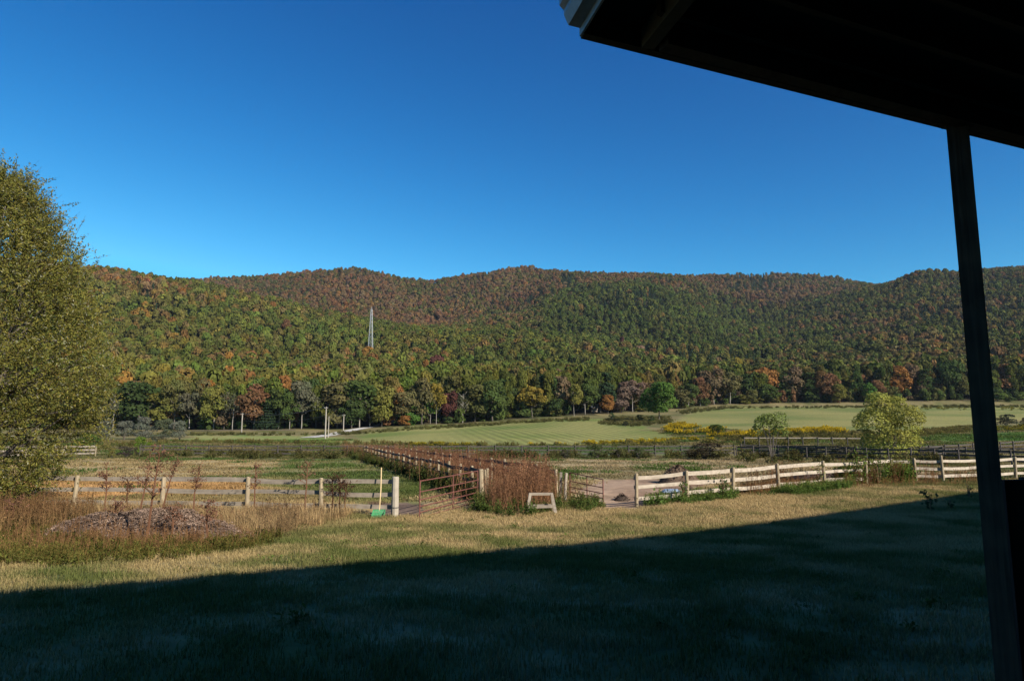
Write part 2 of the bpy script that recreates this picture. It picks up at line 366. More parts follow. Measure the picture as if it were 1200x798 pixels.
def ground_col(x, y):
    x = np.asarray(x, float); y = np.asarray(y, float); r = np.hypot(x, y); D = y
    n1 = fbm(x, y, 5, 1, 4); n2 = fbm(x, y, 1.1, 2, 3); n3 = fbm(x + y * .4, y * 2.0, 7, 3, 3)
    k = np.clip((n1 * .42 + n2 * .42 + n3 * .40 - .61) * 5 + .5, 0, 1)
    # greener band hugging the shadow line and the right-hand lawn, drier by the fence
    k = np.clip(k + .25 * np.clip((y - 17) / 6, -1, 1) - .22 * np.clip((x - 4) / 10, 0, 1), 0, 1)[..., None]
    c = C_LAWN * (1 - k) + C_TAN * k
    def mixz(key, a, b, sc, seed, stretch=1):
        nonlocal c
        w = inpoly(x + (fbm(x, y, 3, 31) - .5) * 1.5 * np.clip(r / 25, 1, 6), y + (fbm(x, y, 3, 37) - .5) * 2 * np.clip(r / 25, 1, 6), Z[key])[..., None]
        q = np.clip((fbm(x, y * stretch, sc, seed, 4) - .5) * 3 + .5, 0, 1)[..., None]
        c = np.where(w, np.array(a) * (1 - q) + np.array(b) * q, c)
    far = (r > 45)[..., None]; q = np.clip((fbm(x, y * 1.5, 9, 41, 4) - .5) * 3 + .5, 0, 1)[..., None]
    c = np.where(far, np.array((.085, .088, .03)) * (1 - q) + np.array((.19, .15, .07)) * q, c)
    mixz('pastL', (.20, .155, .07), (.32, .24, .12), 8, 51, 2); mixz('pastLg', (.075, .10, .03), (.19, .17, .07), 5, 53)
    mixz('straw', (.26, .16, .065), (.42, .26, .12), 2, 55); mixz('pastR', (.17, .14, .07), (.33, .25, .14), 7, 57, 2)
    mixz('mud', (.17, .105, .065), (.31, .215, .145), 2.2, 59); mixz('mudL', (.11, .075, .055), (.2, .14, .1), 2.2, 59)
    mixz('lowC', (.06, .10, .04), (.10, .13, .05), 9, 61); mixz('hay', (.110, .142, .034), (.205, .195, .065), 22, 63); mixz('farR', (.112, .132, .038), (.195, .18, .062), 30, 65, 2)
    mixz('stripL', (.13, .18, .045), (.2, .2, .07), 10, 67); mixz('greenR', (.06, .115, .03), (.10, .15, .04), 12, 69)
    a = np.clip(x / np.maximum(y, 1), -.9, .9)
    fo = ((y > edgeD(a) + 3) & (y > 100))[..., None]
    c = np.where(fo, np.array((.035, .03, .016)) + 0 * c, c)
    return c
rings = [0.0]; r_ = .35
while r_ < 3000:
    rings.append(r_); r_ *= 1.028 if r_ < 420 else 1.045
rings = np.array(rings[1:])
ph = np.concatenate([np.arange(-45, 45.01, .45), np.arange(48, 315, 6.0)]) * math.pi / 180
X = np.outer(rings, np.sin(ph)); Y = np.outer(rings, np.cos(ph)); nr, np_ = X.shape
Vg = np.stack([X, Y, hgt(X, Y)], 2).reshape(-1, 3)
ii, jj = np.meshgrid(np.arange(nr - 1), np.arange(np_), indexing='ij'); j2 = (jj + 1) % np_
Qg = np.stack([ii * np_ + jj, (ii + 1) * np_ + jj, (ii + 1) * np_ + j2, ii * np_ + j2], 2).reshape(-1, 4)[:, ::-1]
Vg = np.concatenate([Vg, [[0, 0, H1(0, 0)]]]); cN = len(Vg) - 1
Tg = np.stack([np.full(np_, cN), (np.arange(np_) + 1) % np_, np.arange(np_)], 1)
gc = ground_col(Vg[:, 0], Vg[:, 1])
m, n, l = nmat('meadow_ground')
out = n.new('ShaderNodeOutputMaterial'); b = n.new('ShaderNodeBsdfPrincipled'); l.new(b.outputs[0], out.inputs[0]); b.inputs['Roughness'].default_value = .95
b.inputs['Specular IOR Level'].default_value = .1
a1 = n.new('ShaderNodeAttribute'); a1.attribute_name = 'Col'; ge = n.new('ShaderNodeNewGeometry')
nz = n.new('ShaderNodeTexNoise'); nz.inputs['Scale'].default_value = 1.6; nz.inputs['Detail'].default_value = 8; nz.inputs['Roughness'].default_value = .7
l.new(ge.outputs['Position'], nz.inputs['Vector'])
mr = n.new('ShaderNodeMapRange'); mr.inputs['From Min'].default_value = .3; mr.inputs['From Max'].default_value = .7; mr.inputs['To Min'].default_value = .62; mr.inputs['To Max'].default_value = 1.35
l.new(nz.outputs[0], mr.inputs['Value'])
mx = n.new('ShaderNodeMix'); mx.data_type = 'RGBA'; mx.blend_type = 'MULTIPLY'; mx.inputs['Factor'].default_value = 1
l.new(a1.outputs['Color'], mx.inputs['A']); l.new(mr.outputs[0], mx.inputs['B'])
# mown windrows in the hay field
ha = n.new('ShaderNodeAttribute'); ha.attribute_name = 'hay'; mp = n.new('ShaderNodeMapping'); mp.inputs['Rotation'].default_value = (0, 0, R(-9)); l.new(ge.outputs['Position'], mp.inputs[0])
wv = n.new('ShaderNodeTexWave'); wv.inputs['Scale'].default_value = .13; wv.inputs['Distortion'].default_value = 2.6; wv.inputs['Detail'].default_value = 2; wv.inputs['Detail Scale'].default_value = .35; l.new(mp.outputs[0], wv.inputs['Vector'])
wr = n.new('ShaderNodeMapRange'); wr.inputs['To Min'].default_value = .76; wr.inputs['To Max'].default_value = 1.14; l.new(wv.outputs[0], wr.inputs['Value'])
m2 = n.new('ShaderNodeMix'); m2.data_type = 'RGBA'; m2.blend_type = 'MULTIPLY'; l.new(ha.outputs['Fac'], m2.inputs['Factor']); l.new(mx.outputs['Result'], m2.inputs['A']); l.new(wr.outputs[0], m2.inputs['B'])
l.new(m2.outputs['Result'], b.inputs['Base Color'])
bp = n.new('ShaderNodeBump'); bp.inputs['Strength'].default_value = .6; bp.inputs['Distance'].default_value = .12; l.new(nz.outputs[0], bp.inputs['Height']); l.new(bp.outputs[0], b.inputs['Normal'])
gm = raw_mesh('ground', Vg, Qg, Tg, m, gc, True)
hv = inpoly(Vg[:, 0], Vg[:, 1], Z['hay']).astype(np.float32) * np.clip((Vg[:, 0] / Vg[:, 1] + .12) / .1, 0, 1)
aa = gm.attributes.new('hay', 'FLOAT', 'POINT'); aa.data.foreach_set('value', hv.astype(np.float32))
tag(put('ground', gm), kind='structure')
# gravel road by the woods
mg, n, l = nmat('pale_gravel'); out = n.new('ShaderNodeOutputMaterial'); b = n.new('ShaderNodeBsdfPrincipled'); l.new(b.outputs[0], out.inputs[0]); b.inputs['Roughness'].default_value = .95
nz = n.new('ShaderNodeTexNoise'); nz.inputs['Scale'].default_value = 2.5; nz.inputs['Detail'].default_value = 6; cr = n.new('ShaderNodeValToRGB')
cr.color_ramp.elements[0].color = (.30, .27, .23, 1); cr.color_ramp.elements[1].color = (.52, .49, .44, 1); l.new(nz.outputs[0], cr.inputs[0]); l.new(cr.outputs[0], b.inputs['Base Color'])
def ribbon(name, pts, w, mat, lift):
    V = []; Q = []; P = []
    for i in range(len(pts) - 1):
        for k in range(8):
            t = k / 8; P.append(Vector(pts[i]).lerp(Vector(pts[i + 1]), t))
    P.append(Vector(pts[-1]))
    for i, p in enumerate(P):
        d = (P[min(i + 1, len(P) - 1)] - P[max(i - 1, 0)]); d.z = 0; d.normalize(); s_ = Vector((-d.y, d.x, 0))
        for k in (-1, -.33, .33, 1):
            q = p + s_ * (w / 2 * k); V.append((q.x, q.y, H1(q.x, q.y) + lift))
    for i in range(len(P) - 1):
        for k in range(3): Q.append((i * 4 + k, i * 4 + k + 1, i * 4 + 5 + k, i * 4 + 4 + k))
    return put(name, raw_mesh(name, V, Q, None, mat))
tag(ribbon('gravel_road', [at(360, 195), at(383, 205), at(398, 219), at(413, 236), at(426, 247), at(446, 262), at(470, 285)], 5.0, mg, .12), kind='structure')
tag(ribbon('forest_road', [at(225, 242), at(265, 243), at(300, 242), at(345, 240)], 3.2, wood('bank_earth', (.10, .075, .05), (.24, .19, .14), 1), .12), kind='structure')
# ------------------------------------------------------------------ barn (stands behind the camera; its porch roof overhangs the view)
def onz(u, v, z):
    d = ray(u, v); t = (z - EYE) / d[2]; return Vector((d[0] * t, d[1] * t, z))
ZR = EYE + 2.0
P1 = onz(683, 42, ZR); P2 = onz(1200, 172, ZR); PB = onz(709, 0, ZR)
E = (P2 - P1).normalized(); BK = (PB - P1).normalized(); NB = Vector((E.y, -E.x, 0))          # along front edge / back along the gutter
barn = thing('barn', 'weathered timber barn whose dark porch roof and post fill the right of the view', 'barn', (P1.x + E.x * 6 + NB.x * 6, P1.y + E.y * 6 + NB.y * 6, 1.3))
def bput(mb, name, mat, label=None, parent=None):
    o = mb.build(name, mat, parent or barn)
    if parent is None: o.location = -barn.location
    if label: o['label'] = label
    return o
LB, LE = 5.2, 13.0                              # porch depth back from the edge, and length along it
def pr(e, b, z=0): return P1 + E * e + BK * b + Vector((0, 0, z))
def slab(name, mat, e0, e1, b0, b1, z0, z1):
    mb = MB(); V = [pr(e, b, z) for z in (z0, z1) for e, b in ((e0, b0), (e1, b0), (e1, b1), (e0, b1))]
    mb.add(V, [(0, 3, 2, 1), (4, 5, 6, 7), (0, 1, 5, 4), (1, 2, 6, 5), (2, 3, 7, 6), (3, 0, 4, 7)]); return bput(mb, name, mat)
slab('roof', M_SHINGLE, -.05, LE, -.06, LB, .17, .22)
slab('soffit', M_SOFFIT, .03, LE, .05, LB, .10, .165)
slab('fascia', M_BARN, .0, LE, -.03, .02, .0, .168)
mb = MB()
for k in range(1, 17):
    mb.beam(pr(.3, .3 * k, .05), pr(LE, .3 * k, .05), .035, .09)
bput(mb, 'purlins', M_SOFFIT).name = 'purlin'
mb = MB(); mb.beam(pr(.36, .06, .03), pr(.36, LB, .03), .07, .11); bput(mb, 'rafter', wood('light_rafter', (.05, .042, .03), (.09, .078, .055)))
mb = MB(); mb.beam(pr(.42, .13, .02), pr(LE, .13, .02), .08, .13); bput(mb, 'beam', M_BARN)
# gutter: K-profile trough along the left eave, cut open at the corner
prof = [(-.01, .16), (-.01, .03), (-.075, .03), (-.10, .08), (-.10, .105), (-.125, .125), (-.125, .16), (-.116, .16), (-.116, .129), (-.092, .108), (-.092, .082), (-.07, .038), (-.018, .038), (-.018, .16)]
V = []; Q = []; n_ = len(prof)
for bb in (-.02, LB):
    for e, z in prof: V.append(pr(e, bb, z + .02))
for k in range(n_): Q.append((k, (k + 1) % n_, n_ + (k + 1) % n_, n_ + k))
mb = MB(); mb.add(V, Q); bput(mb, 'gutter', M_GUT)
mb = MB(); mb.beam(pr(-.003, -.025, .085), pr(-.003, LB, .085), .012, .155); bput(mb, 'eave_board', paint('painted_eave_board', (.30, .33, .36), .6, 0, .12))
# porch post
def along(u, v):
    d = ray(u, v); a = d[0] / d[1]      # point of the front edge seen in this column
    return ((a * P1.y - P1.x) / (E.x - a * E.y))
d_ = ray(1122, 150); a_ = d_[0] / d_[1]; Pi = P1 + BK * .065
pc = Pi + E * ((a_ * Pi.y - Pi.x) / (E.x - a_ * E.y))
gz = H1(pc.x, pc.y)
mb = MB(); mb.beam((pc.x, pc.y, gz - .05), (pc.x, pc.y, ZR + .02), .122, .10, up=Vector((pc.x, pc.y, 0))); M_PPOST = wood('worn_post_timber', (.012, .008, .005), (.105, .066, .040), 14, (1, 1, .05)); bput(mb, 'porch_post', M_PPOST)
mb = MB(); mb.beam((pc.x, pc.y, ZR - .02) , (pc.x, pc.y, ZR + .1), .13, .12, up=BK); bput(mb, 'post_cap', M_BARN)
# boarded half wall right of the post
q0 = pc + E * .16; q1 = pc + E * 5.5
mb = MB()
for k in range(int(5.3 / .19)):
    a = pc + E * (.17 + k * .19) - BK * (.02 + .006 * (k % 2)); b_ = a + E * .182
    a.z = b_.z = 0
    g = H1(a.x, a.y); tz = EYE - .285 - .012 * ((k * 7) % 3 == 0)
    mb.beam((a.x + E.x * .09, a.y + E.y * .09, g - .05), (a.x + E.x * .09, a.y + E.y * .09, tz), .182, .03, up=BK)
bput(mb, 'half_wall', M_BARN)
# main block: long gabled barn whose ridge throws the shadow edge
SP = []
for u, v in ((0, 705), (120, 694), (250, 681), (420, 664), (560, 643), (700, 622), (850, 607), (1000, 599), (1140, 588)):
    SP.append(G(u, v))
RZ = 13.2
Qs = [p + SUND * ((RZ - p.z) / SUND.z) for p in SP]
A_ = np.array([[q.x, 1] for q in Qs]); sol = np.linalg.lstsq(A_, np.array([q.y for q in Qs]), rcond=None)[0]
rd = Vector((1, sol[0], 0)).normalized(); rn_ = Vector((rd.y, -rd.x, 0)); r0 = Vector((0, sol[1], RZ))
print('ridge', rd, r0, [round((q - r0).dot(rn_), 2) for q in Qs], 'P1', P1, 'post', pc, 'E', E, BK)
RL0, RL1 = -26, 52
RUN = 5.4
def rr(e, s, z): return r0 + rd * e + rn_ * s + Vector((0, 0, z - RZ))
mb = MB()
mb.add([rr(RL0, 0, RZ), rr(RL1, 0, RZ), rr(RL1, RUN, RZ - 4.1), rr(RL0, RUN, RZ - 4.1), rr(RL0, -RUN + .3, RZ - 4.0), rr(RL1, -RUN + .3, RZ - 4.0)] +
       [rr(RL0, 0, RZ - .15), rr(RL1, 0, RZ - .15), rr(RL1, RUN, RZ - 4.25), rr(RL0, RUN, RZ - 4.25), rr(RL0, -RUN + .3, RZ - 4.15), rr(RL1, -RUN + .3, RZ - 4.15)],
       [(0, 1, 2, 3), (1, 0, 4, 5), (9, 8, 7, 6), (11, 10, 6, 7), (3, 2, 8, 9), (4, 10, 11, 5), (0, 3, 9, 6), (0, 6, 10, 4), (1, 7, 8, 2), (1, 5, 11, 7)])
bput(mb, 'main_roof', M_SHINGLE)
for s0 in (-RUN + .7, RUN - .4):
    mb = MB(); mb.beam(rr(RL0 + .4, s0, (RZ - 3.5) / 2), rr(RL1 - .4, s0, (RZ - 3.5) / 2), .2, RZ - 4.7); bput(mb, 'wall', M_BARN)
for e0 in (RL0 + .5, RL1 - .5):
    mb = MB(); V = [rr(e0 + d, s, z) for d in (0, .15) for s, z in ((-RUN + .8, .8), (RUN - .5, .8), (RUN - .5, RZ - 3.95), (0, RZ - .2), (-RUN + .8, RZ - 3.95))]
    mb.add(V, [(5, 6, 7, 8), (0, 3, 2, 1), (0, 1, 6, 5), (1, 2, 7, 6), (2, 3, 8, 7), (3, 4, 9, 8), (4, 0, 5, 9)], [(0, 4, 3), (5, 8, 9)]); bput(mb, 'gable_wall', M_BARN)

# ------------------------------------------------------------------ fences
rnd = random.Random(4)
def post(name, p, h, r, mat, parent, lean=(0, 0), square=False):
    m = MB(); p = Vector(p); t = p + Vector((lean[0], lean[1], h)); b = p - Vector((0, 0, .25))
    if square: m.beam(b, t, r * 2, r * 1.7, up=(0.2, 1, 0))
    else: m.tube([b, p + Vector((0, 0, .1)), p.lerp(t, .97), t], [r * 1.03, r, r * .93, r * .8], 9)
    o = m.build(name, mat, parent, smooth=False); return o
def board(m, A, B, w, th, sag=0.0, n=3):
    A = Vector(A); B = Vector(B); q = A
    for k in range(1, n + 1):
        t = k / n; p = A.lerp(B, t) + Vector((0, 0, -sag * 4 * t * (1 - t)))
        m.beam(q, p, th, w); q = p
def fence(label, pts, hs, rails, group, pmat, rmat, pr_=.075, rw=.15, side=.10, sq=False, jit=.02, skip=(), name='board_fence'):
    c = pts[0]; t = thing(name, label, 'fence', (c.x, c.y, c.z), group)
    for i, p in enumerate(pts):
        if ('p', i) in skip: continue
        post('post', p - c, hs[i] if hasattr(hs, '__len__') else hs + rnd.uniform(-.04, .05), pr_, pmat, t, (rnd.uniform(-.05, .05), rnd.uniform(-.03, .03)), sq)
    for i in range(len(pts) - 1):
        d = (pts[i + 1] - pts[i]); d.z = 0; d.normalize(); nrm = Vector((-d.y, d.x, 0)) * side
        for k, hz in enumerate(rails):
            if (i, k) in skip: continue
            m = MB(); a = pts[i] - c + nrm - d * .05 + Vector((0, 0, hz + rnd.uniform(-jit, jit))); b_ = pts[i + 1] - c + nrm + d * .05 + Vector((0, 0, hz + rnd.uniform(-jit, jit)))
            board(m, a, b_, rw * rnd.uniform(.9, 1.08), .035, rnd.uniform(-.02, .05)); m.build('rail', rmat, t)
    return t
# left paddock fence
LP = [G(-215, 594), G(-110, 596), G(-12, 597), G(86, 598), G(189, 599), G(289, 601), G(376, 603.5), G(462.5, 605)]
fence('grey three-rail board fence on the left behind the dry weeds', LP, [1.3, 1.3, 1.3, 1.32, 1.28, 1.33, 1.33, 1.02], (1.20, .78, .33), None, M_POST, M_RAILG, .085, .16, jit=.02, skip=(('p', 7),))
ge_ = thing('gate_post', 'thick pale round post at the right end of the left fence, beside the green scoop', 'post', LP[7])
post('post', (0, 0, 0), 1.40, .135, M_POSTL, ge_); m = MB(); m.tube([(0, 0, .30), (0, 0, .33)], .14, 10); m.build('wire_band', M_WIRE, ge_)
# right paddock fence
RPX = [(746, 594), (806, 588), (859.5, 583), (913, 577), (967, 571), (1016, 568), (1047, 565), (1074, 565), (1106, 565.5), (1148, 563), (1191, 561), (1235, 559)]
RP = [G(*p) for p in RPX]
fence('sunlit cream three-rail board fence along the right paddock', RP, [1.42, 1.36, 1.38, 1.42, 1.42, 1.35, 1.4, 1.42, 1.6, 1.4, 1.42, 1.4], (1.24, .80, .36), None, M_POST, M_RAIL, .08, .165, skip=((6, 2),), jit=.03)
# posts by the lane
HP = G(564.5, 589); SP1 = G(656, 586); SP2 = G(662, 588)
t = thing('gate_post', 'dark weathered gate post at the hinge of the left red gate', 'post', HP); post('post', (0, 0, 0), 1.42, .12, M_POST, t, (-.04, 0)); post('prop', (.16, .1, 0), 1.4, .05, M_POST, t, (-.03, 0))
t = thing('gate_post', 'slim leaning grey post left of the right red gate', 'post', SP1); post('post', (0, 0, 0), 1.28, .055, M_RAILG, t, (.07, 0), True)
t = thing('gate_post', 'yellowish round post hinging the right red gate', 'post', SP2); post('post', (0, 0, 0), 1.3, .075, M_POSTL, t, (.07, 0))
# double lane fence running back from the two gates
def lane(A, B, n): return [Vector((A.x + (B.x - A.x) * k / n, A.y + (B.y - A.y) * k / n, H1(A.x + (B.x - A.x) * k / n, A.y + (B.y - A.y) * k / n))) for k in range(n + 1)]
LA = lane(HP + Vector((.2, .6, 0)), at(428, 79), 20)
LBn = lane(SP1 + Vector((-.1, .6, 0)), at(452, 80), 20)
fence('near dark fence of the overgrown lane, running back from the left red gate', LA, 1.38, (1.22, .78, .34), 'fences of the overgrown lane', M_POST, M_FARR, .075, .16, jit=.05)
fence('far dark fence of the overgrown lane, behind the wooden sawhorse', LBn, 1.38, (1.22, .78), 'fences of the overgrown lane', M_POST, M_FARR, .075, .18, jit=.05)
# far fences across the meadow
F1 = [Vector((x, y, H1(x, y))) for x, y in ((-72, 72), (-68.5, 75), (-65, 77.5), (-61.5, 80), (-58, 82.5), (-54.6, 84.5), (-51.5, 85.5))]
fence('pale bleached fence at the left far side of the dry paddock', F1, 1.35, (1.22, .78, .34), None, M_POST, M_RAILG, .08, .2, jit=.04)
F2 = [Vector((x, 86 + .4 * math.sin(x * .1), 0)) for x in np.arange(-46.5, -14, 2.9)]
for p in F2: p.z = H1(p.x, p.y)
fence('dark far fence half buried in brush at the left of the lane', F2, 1.35, (1.22, .78, .34), 'far fences', M_FARR, M_FARR, .08, .15, jit=.03)
F3 = [Vector((x, 85 + .03 * x, 0)) for x in np.arange(-12, 29, 3.3)]
for p in F3: p.z = H1(p.x, p.y)
fence('long dark far fence below the striped hay field', F3, 1.35, (1.22, .78, .34), 'far fences', M_FARR, M_FARR, .08, .15, jit=.03)
F4 = lane(at(862, 82), at(1215, 62), 14); F5 = lane(at(868, 88), at(1215, 74), 14); F6 = lane(at(872, 104), at(1010, 102), 8); F7 = lane(at(1030, 80), at(1215, 96), 11)
fence('nearest dark fence of the right-hand rows behind the cream fence', F4, 1.35, (1.22, .78, .34), 'far fences', M_FARR, M_FARR, .08, .17, jit=.05)
fence('second dark fence of the right-hand rows, behind the round yellow-green shrub', F5, 1.35, (1.22, .78, .34), 'far fences', M_FARR, M_FARR, .08, .17, jit=.05)
fence('farthest fence of the right-hand rows, with one bleached pale top rail', F6, 1.35, (1.22,), 'far fences', M_FARR, M_RAILG, .08, .13, jit=.02)
fence('dark far fence by the bright green strip left of the porch post', F7, 1.35, (1.22, .78, .34), 'far fences', M_FARR, M_FARR, .09, .15, jit=.04)

# ------------------------------------------------------------------ tube gates
def gate(label, A, B, hgtA, hgtB, zA, zB, nbar=6):
    t = thing('tube_gate', label, 'gate', A); A0 = Vector((0, 0, zA)); B0 = B - A; B0.z = zB
    def P(s, k): a = A0.lerp(B0, s); h = hgtA * (1 - s) + hgtB * s; return a + Vector((0, 0, h * k))
    m = MB(); m.tube([P(0, -.03), P(0, 1.02)], .027, 8); m.build('end_stile', M_RED, t)
    m = MB(); m.tube([P(1, -.03), P(1, 1.02)], .027, 8); m.build('end_stile', M_RED, t)
    m = MB(); m.tube([P(.53, 0), P(.53, 1)], .022, 6); m.build('middle_stile', M_RED, t)
    for k in (0, .14, .3, .48, .7, 1)[-nbar:]:
        m = MB(); m.tube([P(0, k), P(.5, k) + Vector((0, 0, rnd.uniform(-.015, .01))), P(1, k)], .022, 7); m.build('bar', M_RED, t)
    return t
g1 = gate('long rust-red tube gate on the left, standing open by the thick pale post', G(491.5, 607), HP + Vector((-.18, -.05, 0)), 1.26, 1.28, .02, .06)
ga = G(668, 588); gb = Vector((3.95, 30.2, H1(3.95, 30.2)))
g2 = gate('smaller faded red tube gate on the right, sagging open over the mud', ga, gb, 1.24, 1.15, .08, -gb.z * 0 + (gb.z - ga.z) + .02, 6)
# ------------------------------------------------------------------ sawhorse
sh = G(634, 602); t = thing('sawhorse', 'old grey wooden sawhorse standing before the dead weed clump', 'sawhorse', sh, rz=R(4))
m = MB(); m.beam((-.44, 0, .72), (.44, 0, .72), .09, .09); m.build('top_beam', M_RAILG, t)
for sx in (-1, 1):
    for sy in (-1, 1):
        m = MB(); m.beam((.40 * sx, .03 * sy, .74), (.53 * sx, .28 * sy, -.03), .10, .045, up=(0, 1, 0)); m.build('leg', M_RAILG, t)
m = MB(); m.beam((-.40, -.17, .27), (.42, -.17, .29), .04, .10); m.build('stretcher', M_RAILG, t)
m = MB(); m.beam((-.44, .17, .27), (.44, .17, .29), .04, .10); m.build('stretcher', M_RAILG, t)
# ------------------------------------------------------------------ green scoop
sp = G(446.5, 604.5) + Vector((0, -.45, .02)); t = thing('manure_scoop', 'green plastic scoop with a long wooden handle leaning on the left fence', 'scoop', sp)
m = MB(); m.tube([(0, .10, .20), (.015, .2, .9), (-.01, .34, 1.70)], [.022, .021, .020], 7); m.build('handle', M_HANDLE, t)
m = MB()
for k in range(8):
    x = -.19 + .38 * k / 7
    m.beam((x, .10, .22), (x, -.02, .05), .040, .012); m.beam((x, -.02, .05), (x, -.22, .02), .040, .012)
m.beam((-.21, .10, .22), (.21, .10, .22), .03, .06); m.beam((-.21, .1, .2), (-.21, -.2, .04), .015, .10); m.beam((.21, .1, .2), (.21, -.2, .04), .015, .10)
m.beam((-.2, .02, .10), (.2, .02, .10), .02, .09); m.build('basket', M_GREEN, t)

# ------------------------------------------------------------------ mounds, tarp
def mound(name, label, cat, c, rx, ry, hh, mat, seed, col, chips=0, chipcol=None, rz=0, cs=.12):
    rng = np.random.default_rng(seed); nu, nv = 48, 26; V = []
    u_ = np.linspace(0, 2 * math.pi, nu, endpoint=False); w_ = np.linspace(0, 1, nv)
    U_, W_ = np.meshgrid(u_, w_); x = rx * W_ * np.cos(U_); y = ry * W_ * np.sin(U_)
    xr = x * math.cos(rz) - y * math.sin(rz); yr = x * math.sin(rz) + y * math.cos(rz)
    nz_ = fbm(xr + c.x, yr + c.y, .8, seed, 4)
    z = hgt(xr + c.x, yr + c.y) - c.z + hh * np.clip(1 - W_ ** 2, 0, 1) ** .9 * (.45 + 1.1 * nz_) - .04 * W_
    V = np.stack([xr, yr, z], 2).reshape(-1, 3)
    Q = [(j * nu + i, j * nu + (i + 1) % nu, (j + 1) * nu + (i + 1) % nu, (j + 1) * nu + i) for j in range(nv - 1) for i in range(nu)]
    cc = np.array(col) * (.6 + .8 * fbm(V[:, 0] + 9, V[:, 1], .35, seed + 1, 3))[:, None]
    if chips:
        k = rng.integers(0, len(V), chips); P = V[k] + rng.normal(size=(chips, 3)) * (.06, .06, .02) + (0, 0, .02)
        v2, q2, c2 = leafquads(P, rng.normal(size=(chips, 3)) + (0, 0, 1), cs * (.5 + rng.random(chips)), .35, rng, np.array(chipcol) * (.55 + .9 * rng.random((chips, 1))) * (.45 + 1.1 * fbm(P[:, 0], P[:, 1], .7, seed + 5, 3))[:, None])
        Q = np.concatenate([np.array(Q), q2 + len(V)]); V = np.concatenate([V, v2]); cc = np.concatenate([cc, c2])
    o = put(name, raw_mesh(name, V, Q, None, mat, cc), None, (1, 1, 1), c); return tag(o, label, cat)
VM = veg('litter', 'obj', .0)
mound('wood_chip_heap', 'low grey-brown heap of wood chips in front of the left fence', 'heap', G(172, 632), 3.2, 1.25, .72, VM, 3, (.11, .075, .055), 20000, (.165, .115, .085), R(-8), .075)
mound('manure_heap', 'dark brown dung heap behind the first bay of the cream fence', 'heap', G(796, 566), 1.25, 1.1, .8, VM, 5, (.10, .07, .05), 1500, (.13, .09, .06))
mound('manure_heap', 'low dark dung heap behind the fourth bay of the cream fence', 'heap', G(957, 563), 2.0, 1.1, .55, VM, 8, (.07, .05, .04), 900, (.09, .06, .05))
mound('manure_heap', 'small dark dung pile on the mud between the red gate and the cream fence', 'heap', G(729, 586), .42, .4, .22, VM, 9, (.06, .045, .035), 200, (.07, .05, .04))
def tarp(label, c, lx, ly, hh, seed, mat):
    nx, ny = 22, 12; gx, gy = np.meshgrid(np.linspace(-1, 1, nx), np.linspace(-1, 1, ny), indexing='ij')
    z = hh * (np.clip(1 - gx ** 4, 0, 1) * np.clip(1 - gy ** 4, 0, 1)) ** .7 * (.3 + 1.2 * fbm(gx * lx + seed, gy * ly, .5, seed, 3)) + .02
    x = gx * lx + .12 * fbm(gy * 2, gx * 3, 1, seed); y = gy * ly; V = np.stack([x, y, z], 2).reshape(-1, 3)
    V2 = V.copy(); V2[:, 2] -= .02; idx = np.arange(nx * ny).reshape(nx, ny)
    Q = np.stack([idx[:-1, :-1], idx[1:, :-1], idx[1:, 1:], idx[:-1, 1:]], 2).reshape(-1, 4); Q = np.concatenate([Q, Q[:, ::-1] + nx * ny])
    return tag(put('tarp', raw_mesh('tarp', np.concatenate([V, V2]), Q, None, mat), None, None, c), label, 'tarp')
tarp('crumpled pale blue tarp lying behind the first bay of the cream fence', G(786, 577), .5, .3, .16, 3, M_TARP)
tarp('flat grey-blue tarp scrap low behind the green weeds at the cream fence', G(789, 586), .55, .35, .22, 6, M_TARP)

# ------------------------------------------------------------------ poles, tower, house
def upole(label, u, D, vtop, r=.17, arm=True):
    p = at(u, D); h = EYE + D * ray(600, vtop)[2] / ray(600, vtop)[1] - p.z
    t = thing('utility_pole', label, 'utility pole', p, 'utility poles at the edge of the woods')
    m = MB(); m.tube([(0, 0, -.3), (0, 0, h * .5), (0, 0, h)], [r * 1.15, r, r * .8], 8); m.build('pole', M_UPOLE, t)
    if arm:
        m = MB(); m.beam((-.5, -.2, h - .35), (.5, -.2, h - .35), .10, .12); m.build('cross_arm', M_UPOLE, t)
        for sx in (-.45, .45): m = MB(); m.tube([(sx, -.2, h - .29), (sx, -.2, h - .1)], [.05, .03], 6); m.build('insulator', M_STEEL, t)
    return p + Vector((0, 0, h - .2))
w1 = upole('pale utility pole on the left, standing alone by the forest road', 283, 228, 484, .19)
w2 = upole('tallest pale utility pole, left one of the pair near the gravel road', 381.3, 190, 476.5, .18)
w3 = upole('short utility pole, right one of the pair near the gravel road', 384.8, 196, 488, .13, False)
w4 = upole('pale utility pole beside the gravel road, right of the pair', 402.3, 215, 485.5, .16)
def wires(label, a, b):
    o = MB()
    for dx, dz in ((-.45, .1), (.45, .1), (0, -2.2)):
        pts = [a.lerp(b, k / 14) + Vector((dx * .3, dx, dz - 4 * 1.2 * (k / 14) * (1 - k / 14))) for k in range(15)]; o.tube(pts, .028, 4, cap=False)
    return tag(o.build('power_line', M_WIRE), label, 'power line')
wires('thin power cables between the lone left utility pole and the pole pair', w1, w2)
wires('thin power cables between the pole pair and the pole beside the gravel road', w2, w4)
TD = 560; tb = at(431.5, TD); ztop = zat(362.5, TD); zvis = zat(398, TD)
t = thing('transmission_tower', 'grey steel lattice tower rising from the wooded hillside', 'lattice tower', tb); HT = ztop - tb.z
m = MB()
def tw(z): k = z / HT; return 1.75 * (1 - k) ** 1.1 + .5
